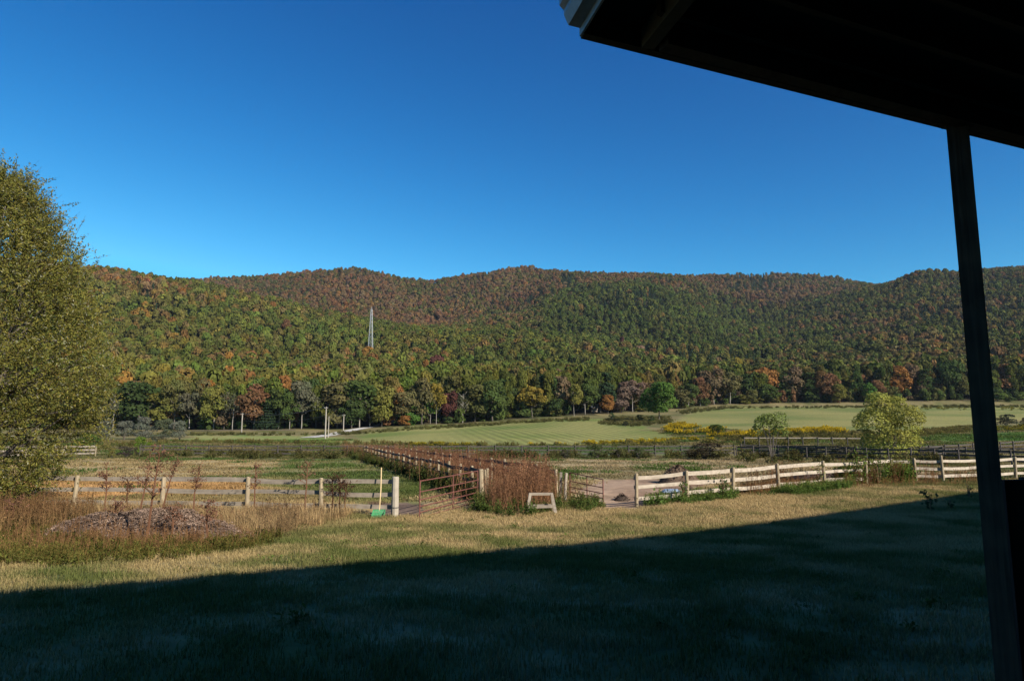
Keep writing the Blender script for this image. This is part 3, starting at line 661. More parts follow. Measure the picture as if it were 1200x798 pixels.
for sx in (-1, 1):
    for sy in (-1, 1):
        mm = MB(); mm.tube([(sx * tw(0), sy * tw(0), 0), (sx * tw(HT * .6), sy * tw(HT * .6), HT * .6), (sx * .45, sy * .45, HT)], .13, 4); mm.build('leg', M_STEEL, t)
nz_ = 15
for k in range(nz_):
    z0, z1 = HT * k / nz_, HT * (k + 1) / nz_; a, b_ = tw(z0), tw(z1)
    for s in (-1, 1):
        for q in (-1, 1):
            m.beam((-a * q, s * a, z0), (b_ * q, s * b_, z1), .07, .07); m.beam((s * a, -a * q, z0), (s * b_, b_ * q, z1), .07, .07)
        m.beam((-b_, s * b_, z1), (b_, s * b_, z1), .07, .07)
m.build('bracing', M_STEEL, t)
m = MB(); m.tube([(0, 0, HT), (0, 0, HT + 2.2)], [.25, .1], 5); m.build('mast_tip', M_STEEL, t)
hD = 362; hp = at(868, hD); hs_ = thing('white_house', 'white house half hidden among the trees behind the right field', 'house', hp)
m = MB(); m.beam((-5.5, 0, 1.6), (5.5, 0, 1.6), 6, 3.4); m.build('wall', M_WHITE, hs_)
m = MB(); m.add([(-6, -3.4, 3.2), (6, -3.4, 3.2), (6, 0, 5.6), (-6, 0, 5.6), (6, 3.4, 3.2), (-6, 3.4, 3.2)], [(0, 1, 2, 3), (3, 2, 4, 5), (0, 5, 4, 1)], [(1, 4, 2), (0, 3, 5)]); m.build('roof', M_STEEL, hs_)
for x in (-3.8, -1.2, 1.6, 4):
    m = MB(); m.beam((x - .5, -3.03, 1.9), (x + .5, -3.03, 1.9), .06, 1.4); m.build('window', M_GLASS, hs_)
hp = at(697, 292); hs_ = thing('small_shed', 'small pale shed in the dark gap of the forest edge', 'shed', hp)
m = MB(); m.beam((-1.3, 0, .9), (1.3, 0, .9), 2, 1.9); m.build('wall', M_RAILG, hs_)
m = MB(); m.add([(-1.6, -1.3, 1.8), (1.6, -1.3, 1.8), (1.6, 0, 2.7), (-1.6, 0, 2.7), (1.6, 1.3, 1.8), (-1.6, 1.3, 1.8)], [(0, 1, 2, 3), (3, 2, 4, 5), (0, 5, 4, 1)], [(1, 4, 2), (0, 3, 5)]); m.build('roof', M_STEEL, hs_)
# ------------------------------------------------------------------ trees: shared shapes
BROAD = [crown_mesh('crown', 100 + k, 2000, .066, VO, .02 + .04 * (k % 4), nb=17) for k in range(9)]
TALL = [crown_mesh('crown', 140 + k, 1700, .062, VO, .12 + .05 * k, nb=14) for k in range(4)]
SPARSE = [crown_mesh('crown', 160 + k, 620, .05, VO, .30, nb=12) for k in range(3)]
CONI = [conifer_mesh('crown', 180 + k, 1700, .07, VO) for k in range(3)]
TRK = [trunk_mesh('trunk', 200 + k, M_BARK, .020) for k in range(3)]; TRKP = [trunk_mesh('trunk', 210 + k, M_BIRCH, .0135) for k in range(3)]
TRKD = [trunk_mesh('trunk', 220 + k, M_BIRCH, .022, .98, 11, .35) for k in range(2)]
COL = dict(dgreen=(.042, .062, .020), green=(.062, .085, .024), lgreen=(.085, .115, .030), olive=(.095, .092, .030), ygreen=(.13, .125, .030), yellow=(.20, .155, .030),
           russet=(.150, .080, .040), brown=(.125, .088, .050), mauve=(.130, .092, .066), orange=(.21, .10, .032), maroon=(.095, .040, .032), conifer=(.026, .042, .020),
           grey=(.082, .082, .048), gbrown=(.10, .088, .036), bgreen=(.075, .14, .028))
DESC = dict(dgreen='dark green', green='mid green', lgreen='light green', olive='olive green', ygreen='yellow-green', yellow='yellow', russet='russet', brown='brown', mauve='pinkish brown', orange='orange',
            maroon='maroon', conifer='blackish green', grey='greyish', gbrown='brownish olive', bgreen='bright green')
KIND = dict(b='broad', t='tall', s='thin-leaved', c='pointed conifer', d='nearly bare', u='low bushy')
# column, crown top, width (photo pixels), colour, kind, pale trunk showing
EDGE_TREES = [
 (108, 455, 30, 'green', 'b', 0), (122, 461, 20, 'olive', 'b', 0), (132, 463, 15, 'grey', 'd', 1), (147, 458, 26, 'green', 'b', 0), (162, 451, 44, 'dgreen', 'b', 0), (186, 463, 34, 'ygreen', 'b', 0), (203, 448, 26, 'olive', 't', 0), (221, 460, 26, 'grey', 't', 1), (236, 447, 22, 'gbrown', 't', 0), (250, 452, 26, 'ygreen', 't', 1),
 (262, 466, 18, 'brown', 'b', 0), (272, 462, 24, 'grey', 's', 1),
 (297, 454, 30, 'russet', 't', 1), (313, 468, 24, 'conifer', 'c', 0), (326, 455, 26, 'green', 't', 1), (339, 458, 22, 'green', 't', 1), (353, 450, 28, 'grey', 't', 1), (370, 447, 28, 'dgreen', 'b', 0), (300, 446, 24, 'lgreen', 'b', 0), (335, 443, 26, 'orange', 'b', 0),
 (395, 450, 36, 'gbrown', 'b', 0), (412, 470, 26, 'dgreen', 'b', 0), (421, 449, 38, 'green', 'b', 1), (433, 463, 26, 'grey', 's', 1), (447, 452, 28, 'ygreen', 'b', 0),
 (461, 455, 22, 'orange', 'b', 0), (471, 462, 28, 'gbrown', 't', 0), (475, 489, 15, 'orange', 'u', 0), (482, 476, 16, 'bgreen', 'u', 0), (494, 443, 30, 'gbrown', 't', 0), (504, 466, 18, 'bgreen', 't', 1), (511, 449, 18, 'yellow', 't', 1), (527, 461, 18, 'maroon', 'b', 0), (526, 444, 28, 'olive', 'b', 0),
 (542, 462, 16, 'grey', 'd', 1), (556, 453, 30, 'olive', 'b', 0), (577, 450, 30, 'green', 'b', 0), (593, 446, 30, 'dgreen', 'b', 0), (607, 445, 24, 'yellow', 'b', 0), (624, 453, 24, 'yellow', 't', 0), (642, 441, 32, 'dgreen', 'b', 0), (658, 444, 24, 'brown', 'b', 0), (673, 452, 15, 'ygreen', 't', 1), (686, 450, 24, 'green', 't', 1), (704, 438, 30, 'conifer', 'b', 0),
 (713, 465, 15, 'orange', 'b', 0), (729, 462, 20, 'mauve', 'b', 0), (742, 446, 26, 'mauve', 't', 1), (756, 450, 26, 'brown', 't', 1),
 (795, 456, 24, 'gbrown', 't', 0), (800, 474, 14, 'olive', 'u', 0), (808, 450, 20, 'green', 't', 1), (822, 444, 16, 'russet', 't', 1), (838, 432, 32, 'brown', 't', 1), (857, 438, 26, 'gbrown', 't', 1), (874, 440, 26, 'dgreen', 'b', 0), (873, 463, 12, 'ygreen', 'u', 0), (883, 458, 14, 'olive', 'b', 0), (898, 433, 26, 'orange', 'b', 0), (903, 452, 20, 'green', 'b', 0), (918, 438, 28, 'dgreen', 'b', 0), (931, 432, 24, 'brown', 'b', 0), (946, 438, 30, 'dgreen', 'b', 0), (962, 444, 22, 'olive', 'b', 0),
 (976, 440, 20, 'russet', 't', 1), (986, 452, 15, 'ygreen', 'b', 0), (983, 466, 8, 'orange', 'u', 0), (1000, 444, 24, 'ygreen', 'b', 0), (1010, 440, 22, 'russet', 'b', 0), (1022, 450, 14, 'bgreen', 'b', 0), (1032, 447, 12, 'russet', 't', 0), (1040, 438, 22, 'olive', 'b', 0), (1057, 432, 26, 'orange', 'b', 0), (1076, 428, 26, 'brown', 'b', 0), (1088, 434, 24, 'dgreen', 'b', 0), (1104, 438, 20, 'conifer', 'b', 0), (1118, 424, 26, 'dgreen', 'b', 0), (1132, 446, 22, 'green', 'b', 0),
 (1152, 430, 28, 'dgreen', 'b', 0), (1173, 457, 14, 'lgreen', 'b', 0), (1180, 428, 28, 'russet', 'b', 0), (1186, 466, 9, 'green', 'u', 0), (1200, 430, 28, 'conifer', 'b', 0), (1225, 430, 30, 'dgreen', 'b', 0), (85, 452, 30, 'dgreen', 'b', 0), (55, 452, 30, 'olive', 'b', 0), (25, 450, 30, 'dgreen', 'b', 0), (-10, 450, 34, 'green', 'b', 0)]
SEG = [(-99, 'behind the big left tree'), (100, 'between big left tree and lone pole'), (283, 'between lone pole and pole pair'), (383, 'by gravel road right of pole pair'), (455, 'between gravel road and maroon tree'), (529, 'between maroon tree and dark gap'),
       (708, 'in clump left of lone round tree'), (785, 'between lone round tree and white house'), (869, 'between white house and yellow-green shrub'), (1046, 'between yellow-green shrub and porch post'), (1140, 'right of the porch post')]
ORD = ['first', 'second', 'third', 'fourth', 'fifth', 'sixth', 'seventh', 'eighth', 'ninth', 'tenth', 'eleventh', 'twelfth', 'thirteenth', 'fourteenth', 'fifteenth', 'sixteenth', 'seventeenth', 'eighteenth']
def segof(u): return [i for i, s in enumerate(SEG) if u >= s[0]][-1]
def tree(name, label, p, w, h, color, kind, pale, seed, cat='tree', group='trees of the forest edge'):
    t = thing(name, label, cat, p, group, seed * 2.399); rn = random.Random(seed)
    cm = {'b': BROAD, 't': TALL, 's': SPARSE, 'c': CONI, 'd': None, 'u': BROAD}[kind]
    if cm is not None:
        j = rn.uniform(.9, 1.12); c = put('crown', cm[seed % len(cm)], t, tuple(k * j for k in color)); c.scale = (w, w, h)
        if kind == 'u': c.location = (0, 0, -.16 * h); c.scale = (w, w, h * 1.16)
    else:
        c = put('crown', SPARSE[seed % 3], t, color); c.scale = (w * .9, w * .9, h * .95)
    tm = TRKD if kind == 'd' else TRKP if pale else TRK
    k = put('trunk', tm[seed % len(tm)], t); k.scale = (max(w, h * .42), max(w, h * .42), h)
    return t
et = sorted(EDGE_TREES); cnt = {}
seen = {}
for e in et:
    k = (segof(e[0]), e[3], e[4]); seen[k] = seen.get(k, 0) + 1
run = {}
for i, (u, vt, wpx, cn, kd, pale) in enumerate(et):
    a = (u - CU) / FPX * .991; D = float(edgeD(a)) + 1.5 + 3.5 * ((i * 37) % 5) / 4 + (8 if vt < 449 and kd != 't' else 0) - (4 if kd == 'u' or wpx < 16 else 0)
    p = at(u, D); h = zat(vt, D) - p.z + .4; w = pxh(wpx, D) * 1.5
    k = (segof(u), cn, kd); run[k] = run.get(k, 0) + 1
    lab = ('' if seen[k] == 1 else ORD[run[k] - 1] + ' ') + DESC[cn] + ' ' + KIND[kd] + (' tree' if kd not in 'cu' else ' shrub' if kd == 'u' else '') + (' with pale trunk ' if pale else ' ') + SEG[segof(u)][1]
    tree('tree', lab, p, w, h, COL[cn], kd, pale, 300 + i)
# the lone tree in the field
p = G(773, 495); h = (EYE + p.y * ray(600, 449)[2] / ray(600, 449)[1]) - p.z
lt = thing('tree', 'lone round bright green tree standing in the field before the brown clump', 'tree', p, 'trees of the forest edge')
c = put('crown', crown_mesh('crown', 77, 3600, .05, VO, .14, nb=18), lt, (.07, .12, .026)); c.scale = (pxh(50, p.y), pxh(50, p.y), h); k = put('trunk', TRK[0], lt); k.scale = (h, h, h)
# distinct trees on the hillside
HT_ = [(313, 432, 26, 'conifer', 330, 'c', 'large dark pine rising above the treetops left of the pole pair', 'pine_tree'), (868, 421, 17, 'yellow', 480, 'b', 'bright yellow tree alone on the wooded slope above the white house', 'tree'),
       (313, 366, 12, 'orange', 690, 'b', 'small orange tree high on the left hillside', 'tree'), (331, 386, 16, 'russet', 620, 'b', 'rusty orange tree on the left hillside below the small orange one', 'tree'), (731, 390, 9, 'maroon', 640, 'b', 'small red tree on the green middle slope', 'tree'),
       (497, 430, 12, 'orange', 420, 'b', 'orange tree in the woods above the maroon tree', 'tree'), (510, 420, 20, 'maroon', 470, 'b', 'maroon-brown tree in the woods upslope of the pale trunks', 'tree'), (862, 428, 12, 'ygreen', 470, 'c', 'pale pointed conifer beside the bright yellow tree', 'pine_tree'), (836, 420, 12, 'conifer', 470, 'c', 'dark pointed conifer left of the bright yellow tree', 'pine_tree')]
for i, (u, v, wpx, cn, D, kd, lab, nm) in enumerate(HT_):
    p = at(u, D); w = pxh(wpx, D) * 1.15; h = 19 if kd == 'c' else 15; p.z = max(p.z, zat(v, D) - h * .62)
    p.z = min(p.z, H1(p.x, p.y) + 2)
    t = tree(nm, lab, p, w, h * 1.2, COL[cn], kd, 0, 500 + i, group=None)
# ------------------------------------------------------------------ forest on the hills
rng = np.random.default_rng(11)
FB = [crown_mesh('forest_crown', 400 + k, 340, .16, VI, .0, nb=7, asp=.95, fat=1.5) for k in range(6)] + [conifer_mesh('forest_crown', 420 + k, 260, .17, VI) for k in range(2)]
N_ = 130000
a = rng.uniform(-1.0, 1.0, N_); D = np.sqrt(rng.uniform(235 ** 2, 1640 ** 2, N_)); x = a * D; y = D
ok = D > edgeD(a) + 6; x, y, a, D = x[ok], y[ok], a[ok], D[ok]
# thin out to an even spacing
cell = {}; keep = []
for i in range(len(x)):
    s = 6.4 if D[i] < 420 else 7.4 if D[i] < 900 else 8.4
    kx, ky = int(x[i] // s), int(y[i] // s); good = True
    for dx in (-1, 0, 1):
        for dy in (-1, 0, 1):
            for q in cell.get((s, kx + dx, ky + dy), ()):
                if (x[i] - x[q]) ** 2 + (y[i] - y[q]) ** 2 < (s * .8) ** 2: good = False
    if good: cell.setdefault((s, kx, ky), []).append(i); keep.append(i)
x, y, a, D = x[keep], y[keep], a[keep], D[keep]; n = len(x); print('forest trees', n)
u = CU + a * FPX / .991
PAL = np.array([COL[k] for k in ('dgreen', 'green', 'lgreen', 'olive', 'ygreen', 'russet', 'brown', 'mauve', 'orange', 'conifer')])
NAMES = ('dgreen', 'green', 'lgreen', 'olive', 'ygreen', 'russet', 'brown', 'mauve', 'orange', 'conifer')
w_low = np.array((.22, .33, .08, .24, .07, .025, .04, .01, .006, .02)); w_left = np.array((.16, .35, .09, .26, .05, .035, .035, .01, .007, .03)); w_crest = np.array((.18, .18, .04, .08, .02, .32, .12, .04, .03, .02))
w_spur = np.array((.42, .38, .10, .05, .01, .006, .008, .004, .002, .06)); w_backL = np.array((.20, .13, .01, .06, .0, .28, .18, .18, .012, .04)); w_backR = np.array((.20, .10, .0, .05, .0, .14, .30, .14, .0, .09)); w_right = np.array((.36, .24, .04, .13, .02, .07, .09, .02, .008, .05))
n1 = fbm(x, y, 70, 71, 3); n2 = fbm(x, y, 160, 73, 3)
def blend(t): return np.clip(t, 0, 1)[:, None]
wt = np.tile(w_low, (n, 1))
wt = wt * (1 - blend((D - 330) / 90)) + w_left * blend((D - 330) / 90)
k = blend((u - 800) / 120); wt = wt * (1 - k) + w_right * k
k = blend((D - 640) / 60) * blend((330 - u) / 120) * blend((900 - D) / 60) ; wt = wt * (1 - k) + w_crest * k
k = blend((D - 620) / 90) * blend((u - 600 + (D - 800) * -.02) / 50) * blend((930 - u) / 60) * blend((1120 - D) / 60); wt = wt * (1 - k) + w_spur * k
k = blend((D - 800) / 60) * blend((650 - u) / 40) ; wt = wt * (1 - k) + w_backL * k
k = blend((D - 1080) / 60); kk = blend((u - 640) / 80); wt = wt * (1 - k * (1 - kk)) + w_backL * k * (1 - kk); wt = wt * (1 - k * kk) + w_backR * k * kk
warm = np.array((0, 0, 0, .3, .3, 1, 1, 1, 1, -.2)); wt = np.clip(wt * np.exp(np.outer((n1 * .6 + n2 * .4 - .5) * 9, warm)), 0, None)
wt /= wt.sum(1, keepdims=True); ci_ = (wt.cumsum(1) > rng.random((n, 1))).argmax(1)
tint = (PAL[ci_] * .6 + (wt @ PAL) * .4) * np.array((1.12, 1.02, .86)) * (.84 + .32 * rng.random((n, 1))) * (1 + .06 * rng.normal(size=(n, 3)))
tint = tint * (.78 + .5 * fbm(x, y, 110, 77, 3))[:, None] * (1 + np.array((.10, .10, .0)) * blend((820 - D) / 150) * blend((760 - u) / 200))
hz_ = blend((D - 500) / 900) * .08; tint = tint * (1 - hz_) + tint.mean(0) * hz_  # distance haze painted in: far crowns' tint faded toward the mean
idx = np.where(ci_ == 9, rng.integers(6, 8, n), rng.integers(0, 6, n)); pine = (n2 > .6) & (rng.random(n) < np.where(u > 560, .6, .2)) & (D > 380); idx = np.where(pine, 6 + (idx % 2), idx)
tint = np.where(pine[:, None], np.array(COL['conifer']) * (.9 + .5 * rng.random((n, 1))), tint)
crest = (D > 1250) & (rng.random(n) < .12); idx = np.where(crest, 6, idx)
wd = 7.0 + 7.5 * rng.random(n) ** 1.8 + 2.5 * (n1 - .5); hh = 12 + 4 * rng.random(n); wd = np.where(idx > 5, 5.5 + 2 * rng.random(n), wd); hh = np.where(D < 400, hh + 3, hh)
near = D < edgeD(a) + 32
order = np.argsort(D - edgeD(a)); sel = order[(np.abs(a[order]) < .78)][:170]
isel = np.zeros(n, bool); isel[sel] = True
P = np.stack([x, y, hgt(x, y) - .5], 1)
nu = 420; au = rng.uniform(-.82, .82, nu); uu = CU + au * FPX / .991; gap = ((uu > 330) & (uu < 425)) | ((uu > 664) & (uu < 710)); kp = ~gap | (rng.random(nu) < .12); au = au[kp]; nu = len(au)
Du = edgeD(au) + 2 + 12 * rng.random(nu); wu = 3 + 3.5 * rng.random(nu); hu = 2.5 + 4.5 * rng.random(nu); cu = rng.choice([0, 1, 2, 3, 4, 6, 5], nu, p=[.25, .25, .14, .16, .1, .06, .04])
P = np.concatenate([P, np.stack([au * Du, Du, hgt(au * Du, Du) - .3], 1)]); wd = np.concatenate([wd, wu]); hh = np.concatenate([hh, hu]); tint = np.concatenate([tint, PAL[cu] * (.8 + .4 * rng.random((nu, 1)))]); idx = np.concatenate([idx, rng.integers(0, 6, nu)]); isel = np.concatenate([isel, np.zeros(nu, bool)])
scatter('forest', 'autumn forest covering the hills', 'forest', P[~isel], np.stack([wd, wd, hh], 1)[~isel], rng.random((~isel).sum()) * 6.28, tint[~isel], idx[~isel], FB)
fam = {'dgreen': 'dark green', 'green': 'mid green', 'lgreen': 'light green', 'olive': 'olive green', 'ygreen': 'yellow-green', 'russet': 'russet', 'brown': 'brown', 'mauve': 'pinkish brown', 'orange': 'orange', 'conifer': 'blackish conifer'}
for i in np.nonzero(isel)[0]:
    cn = NAMES[ci_[i]]; cn = 'conifer' if idx[i] > 5 else cn
    me = CONI[i % 3] if idx[i] > 5 else BROAD[i % 9]
    o = put('tree', me, None, tuple(tint[i]), P[i]); o.scale = (wd[i], wd[i], hh[i]); o.rotation_euler.z = i * 1.7
    tag(o, fam[cn] + ' tree crown standing behind the front row of the forest edge', 'tree', 'trees behind the front row, ' + fam[cn])
# ------------------------------------------------------------------ big tree on the left
def big_tree():
    rng = np.random.default_rng(21); c = G(-48, 602); t = thing('tree', 'big leafy tree with small yellowish green leaves filling the left edge', 'tree', c)
    D = c.y; zb = c.z
    Hh = 12.9
    def Rz(k): return np.interp(k, [.0, .05, .12, .2, .3, .42, .55, .68, .8, .9, 1.0], [1.3, 2.1, 3.3, 3.9, 4.15, 4.2, 3.95, 3.25, 2.35, 1.55, .6])
    rn = random.Random(3); m = MB(); tips = []
    for s in range(6):
        a0 = s * 1.05 + .3; pts = [(0.15 * math.cos(a0), .15 * math.sin(a0), -.2)]; rad = [.24]
        lean = rn.uniform(.12, .34); Hs = rn.uniform(.75, .97) * Hh
        for k in range(1, 9):
            z = Hs * k / 8; rr_ = lean * z * (1 - .25 * k / 8) ; pts.append((rr_ * math.cos(a0) + rn.uniform(-.15, .15), rr_ * math.sin(a0) + rn.uniform(-.15, .15), z)); rad.append(.22 * (1 - k / 8.4))
        m.tube(pts, rad, 7)
        for k in range(1, 8):
            for q in range(3):
                p = Vector(pts[k]); a1 = a0 + rn.uniform(-1.6, 1.6); zt = min(Hh * .98, p.z + rn.uniform(.8, 3.2)); R_ = float(Rz(zt / Hh)) * rn.uniform(.6, .95)
                e = Vector((R_ * math.cos(a1), R_ * math.sin(a1), zt)); mid = p.lerp(e, .5) + Vector((0, 0, rn.uniform(-.2, .4)))
                m.tube([p, mid, e], [rad[k] * .4 + .012, rad[k] * .25 + .01, .008], 4, cap=False); tips += [mid, e, p.lerp(e, .75)]
    m.build('trunk', M_BARK, t, smooth=True)
    # twig clumps over the crown volume
    nc = 1150; k = rng.random(nc) ** .85; a = rng.random(nc) * 6.283; rf = .45 + .55 * rng.random(nc) ** .5
    lump = .86 + .28 * fbm(a * 2.2 + 5, k * 9, 1.0, 5, 2)
    cen = np.stack([Rz(k) * rf * lump * np.cos(a), Rz(k) * rf * lump * np.sin(a), .35 + k * (Hh - .5)], 1)
    # twigs per clump, leaves per twig
    nt, nl = 12, 15
    T0 = np.repeat(cen, nt, 0) + rng.normal(size=(nc * nt, 3)) * (.36, .36, .34)
    out_ = T0 * (1, 1, 0); out_ /= np.linalg.norm(out_, axis=1, keepdims=True) + 1e-6
    up = np.where(T0[:, 2] > Hh * .5, .9, .25 - .3 * (T0[:, 2] < 3))[:, None]
    dr = out_ * .7 + np.array((0, 0, 1)) * up + rng.normal(size=T0.shape) * .5; dr /= np.linalg.norm(dr, axis=1, keepdims=True); Lt = .35 + .45 * rng.random(len(T0))
    s = (np.arange(nl) + .5) / nl
    P = (T0[:, None] + dr[:, None] * (Lt[:, None] * s)[..., None] + rng.normal(size=(len(T0), nl, 3)) * .035).reshape(-1, 3)
    P[:, 2] = np.maximum(P[:, 2], .1)
    ax = np.repeat(dr, nl, 0) * .5 + rng.normal(size=P.shape) * .7 + (0, 0, -.25); ax /= np.linalg.norm(ax, axis=1, keepdims=True)
    N = rng.normal(size=P.shape) + (0, 0, .3); b = np.cross(N, ax); b /= np.linalg.norm(b, axis=1, keepdims=True)
    L = (.09 + .07 * rng.random(len(P)))[:, None]; w_ = L * .30
    V = np.stack([P - ax * L * .5, P - b * w_ * .5, P + ax * L * .5, P + b * w_ * .5], 1).reshape(-1, 3)
    kd = rng.random(len(P)); base = np.where((kd < .62)[:, None], (.150, .140, .032), np.where((kd < .80)[:, None], (.092, .105, .028), np.where((kd < .93)[:, None], (.17, .135, .035), (.24, .23, .15))))
    ct = np.repeat(.75 + .5 * rng.random(nc), nt * nl)[:, None]
    col = np.repeat(base * ct * (.8 + .4 * rng.random((len(P), 1))), 4, 0)
    sel = rng.choice(len(T0), 3500, replace=False); A0 = T0[sel] - dr[sel] * .5; A1 = T0[sel] + dr[sel] * Lt[sel][:, None] * 1.3; sd = np.cross(dr[sel], rng.normal(size=(3500, 3))); sd *= .006 / np.linalg.norm(sd, axis=1, keepdims=True)
    V = np.concatenate([V, np.stack([A0 - sd, A0 + sd, A1 + sd * .5, A1 - sd * .5], 1).reshape(-1, 3)]); col = np.concatenate([col, np.tile((.07, .055, .035), (14000, 1))])
    put('crown', raw_mesh('crown', V, np.arange(len(V)).reshape(-1, 4), None, VO, col), t, (1, 1, 1))
big_tree()
# ------------------------------------------------------------------ shrubs
def shrub(name, label, u, vb, vt, wpx, color, seed, n=2600, size=.05, group=None, zlo=.02, stems=True, asp=.6, lift=0, D=None, nb=15):
    p = G(u, vb) if D is None else at(u, D); Dd = p.y; h = EYE + Dd * ray(600, vt)[2] / ray(600, vt)[1] - p.z; w = pxh(wpx, Dd) * 1.06
    t = thing(name, label, 'shrub', p, group, seed)
    c = put('foliage', crown_mesh('foliage', seed, n, size, VO, zlo, nb=nb, asp=asp), t, color); c.scale = (w, w, h)
    if stems:
        rn = random.Random(seed); m = MB()
        for k in range(7):
            a = k * .9; e = Vector((math.cos(a) * w * .3 * rn.uniform(.4, 1), math.sin(a) * w * .3 * rn.uniform(.4, 1), h * rn.uniform(.6, .85)))
            m.tube([(math.cos(a) * .08, math.sin(a) * .08, -.05), e * .5 + Vector((0, 0, .1 * h)), e], [.05, .035, .015], 5)
        m.build('stem', M_BARK, t)
    return t
shrub('shrub', 'round yellow-green shrub behind the right fence, left of the porch post', 1045, 538, 463, 80, (.23, .225, .05), 31, 10000, .027, None, -.04, True, .7, nb=30)
shrub('shrub', 'small open light green shrub with bare stems behind the cream fence', 905, 541, 486, 44, (.135, .165, .045), 32, 1500, .050, None, .36, True, .6)
shrub('shrub', 'dark rounded shrub at the left end of the right-hand fence rows', 826, 538.5, 519, 50, (.045, .036, .022), 33, 3000, .045)
shrub('shrub', 'round dark green bush among the yellow goldenrod', 841, 511, 497.5, 24, (.048, .075, .020), 34, 2200, .05)
shrub('shrub', 'low dark bush left of the round yellow-green shrub', 1012, 510, 503, 28, (.035, .05, .02), 35, 1600, .06)
shrub('shrub', 'dark bush in the far field just right of the porch post', 1179, 500, 485, 27, (.028, .036, .024), 36, 2200, .05)
shrub('shrub', 'dark bush at the right edge of the far field', 1203, 500, 489, 16, (.028, .036, .024), 37, 1500, .06)
shrub('shrub', 'bright green bush by the far left fence', 166, 534, 511, 22, (.10, .15, .022), 38, 2200, .05)
shrub('shrub', 'small dark purplish bush beside the bright green bush', 148, 535.5, 523, 24, (.055, .045, .038), 39, 1600, .06)
shrub('shrub', 'small yellowish weed bush at the right end of the pale far fence', 131, 536, 525, 12, (.13, .115, .03), 40, 1000, .07)
shrub('shrub', 'green bush at the foot of the big left tree, behind the pale fence', 104, 531, 507, 34, (.065, .10, .022), 41, 2400, .05)
for i, (u, vb, vt, w, lab) in enumerate(((124, 517, 492, 26, 'first from the left'), (146, 517, 493, 26, 'second from the left'), (170, 516, 489, 30, 'tallest of the row'), (193, 515, 492, 26, 'second from the right'), (211, 514, 493, 24, 'last on the right'))):
    shrub('shrub', 'grey-green rounded shrub in the row before the left woods, ' + lab, u, vb, vt, w, (.12, .125, .092) if i != 3 else (.08, .092, .05), 50 + i, 2600, .05, 'grey-green shrubs before the left woods', D=185)
shrub('shrub', 'low grey-green shrub in front of the grey-green row', 186, 524, 509, 30, (.10, .11, .07), 56, 2200, .05, 'grey-green shrubs before the left woods', D=150)
shrub('shrub', 'small dark bush casting a shadow on the hay field edge', 733, 499.5, 493.5, 9, (.03, .035, .02), 57, 700, .09)
shrub('shrub', 'green bush at the foot of the lone round tree', 764, 496, 487, 11, (.04, .065, .02), 58, 900, .08)
shrub('shrub', 'green bush below the pinkish brown trees', 751, 494, 486, 13, (.07, .08, .025), 59, 900, .08)
shrub('shrub', 'dark green bush under the orange tree', 717, 493, 484, 8, (.035, .06, .025), 60, 800, .08)
for i, (u, w, vt, cl) in enumerate(((700, 30, 521, (.07, .085, .03)), (724, 26, 520, (.085, .09, .03)), (748, 18, 524, (.06, .075, .03)), (662, 16, 526, (.06, .06, .035)))):
    shrub('shrub', 'brushy bush in front of the long dark far fence, %s from the left' % ('second', 'third', 'last', 'first')[i], u, 537, vt, w, cl, 62 + i, 1500, .06, 'brushy bushes along the long far fence')

# ------------------------------------------------------------------ weed pieces (shared meshes)
def tuft_mesh(name, seed, n, hh, spread, mat, wd=.012, c0=(1, 1, 1), c1=(1, 1, 1), droop=.35):
    rng = np.random.default_rng(seed); b = rng.normal(size=(n, 2)) * spread if spread < .2 else (rng.random((n, 2)) - .5) * spread * 2
    h = hh * (.5 + .6 * rng.random(n)); a = rng.random(n) * 6.283; d = np.stack([np.cos(a), np.sin(a)], 1); le = droop * h * (.3 + rng.random(n)); s = np.stack([-d[:, 1], d[:, 0]], 1) * wd * (.7 + .6 * rng.random((n, 1)))
    z0 = np.full(n, -.02)
    B = np.concatenate([b, z0[:, None]], 1); M = np.concatenate([b + d * le[:, None] * .3, (h * .6)[:, None]], 1); T = np.concatenate([b + d * le[:, None], h[:, None]], 1); S3 = np.concatenate([s, np.zeros((n, 1))], 1)
    V = np.stack([B - S3, B + S3, M + S3 * .8, M - S3 * .8, T + S3 * .15, T - S3 * .15], 1).reshape(-1, 3); k = np.arange(n)[:, None] * 6
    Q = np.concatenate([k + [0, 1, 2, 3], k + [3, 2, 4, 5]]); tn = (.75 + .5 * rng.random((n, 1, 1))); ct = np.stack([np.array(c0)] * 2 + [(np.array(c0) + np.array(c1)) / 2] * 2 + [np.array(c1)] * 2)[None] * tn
    return raw_mesh(name, V, Q, None, mat, ct.reshape(-1, 3))
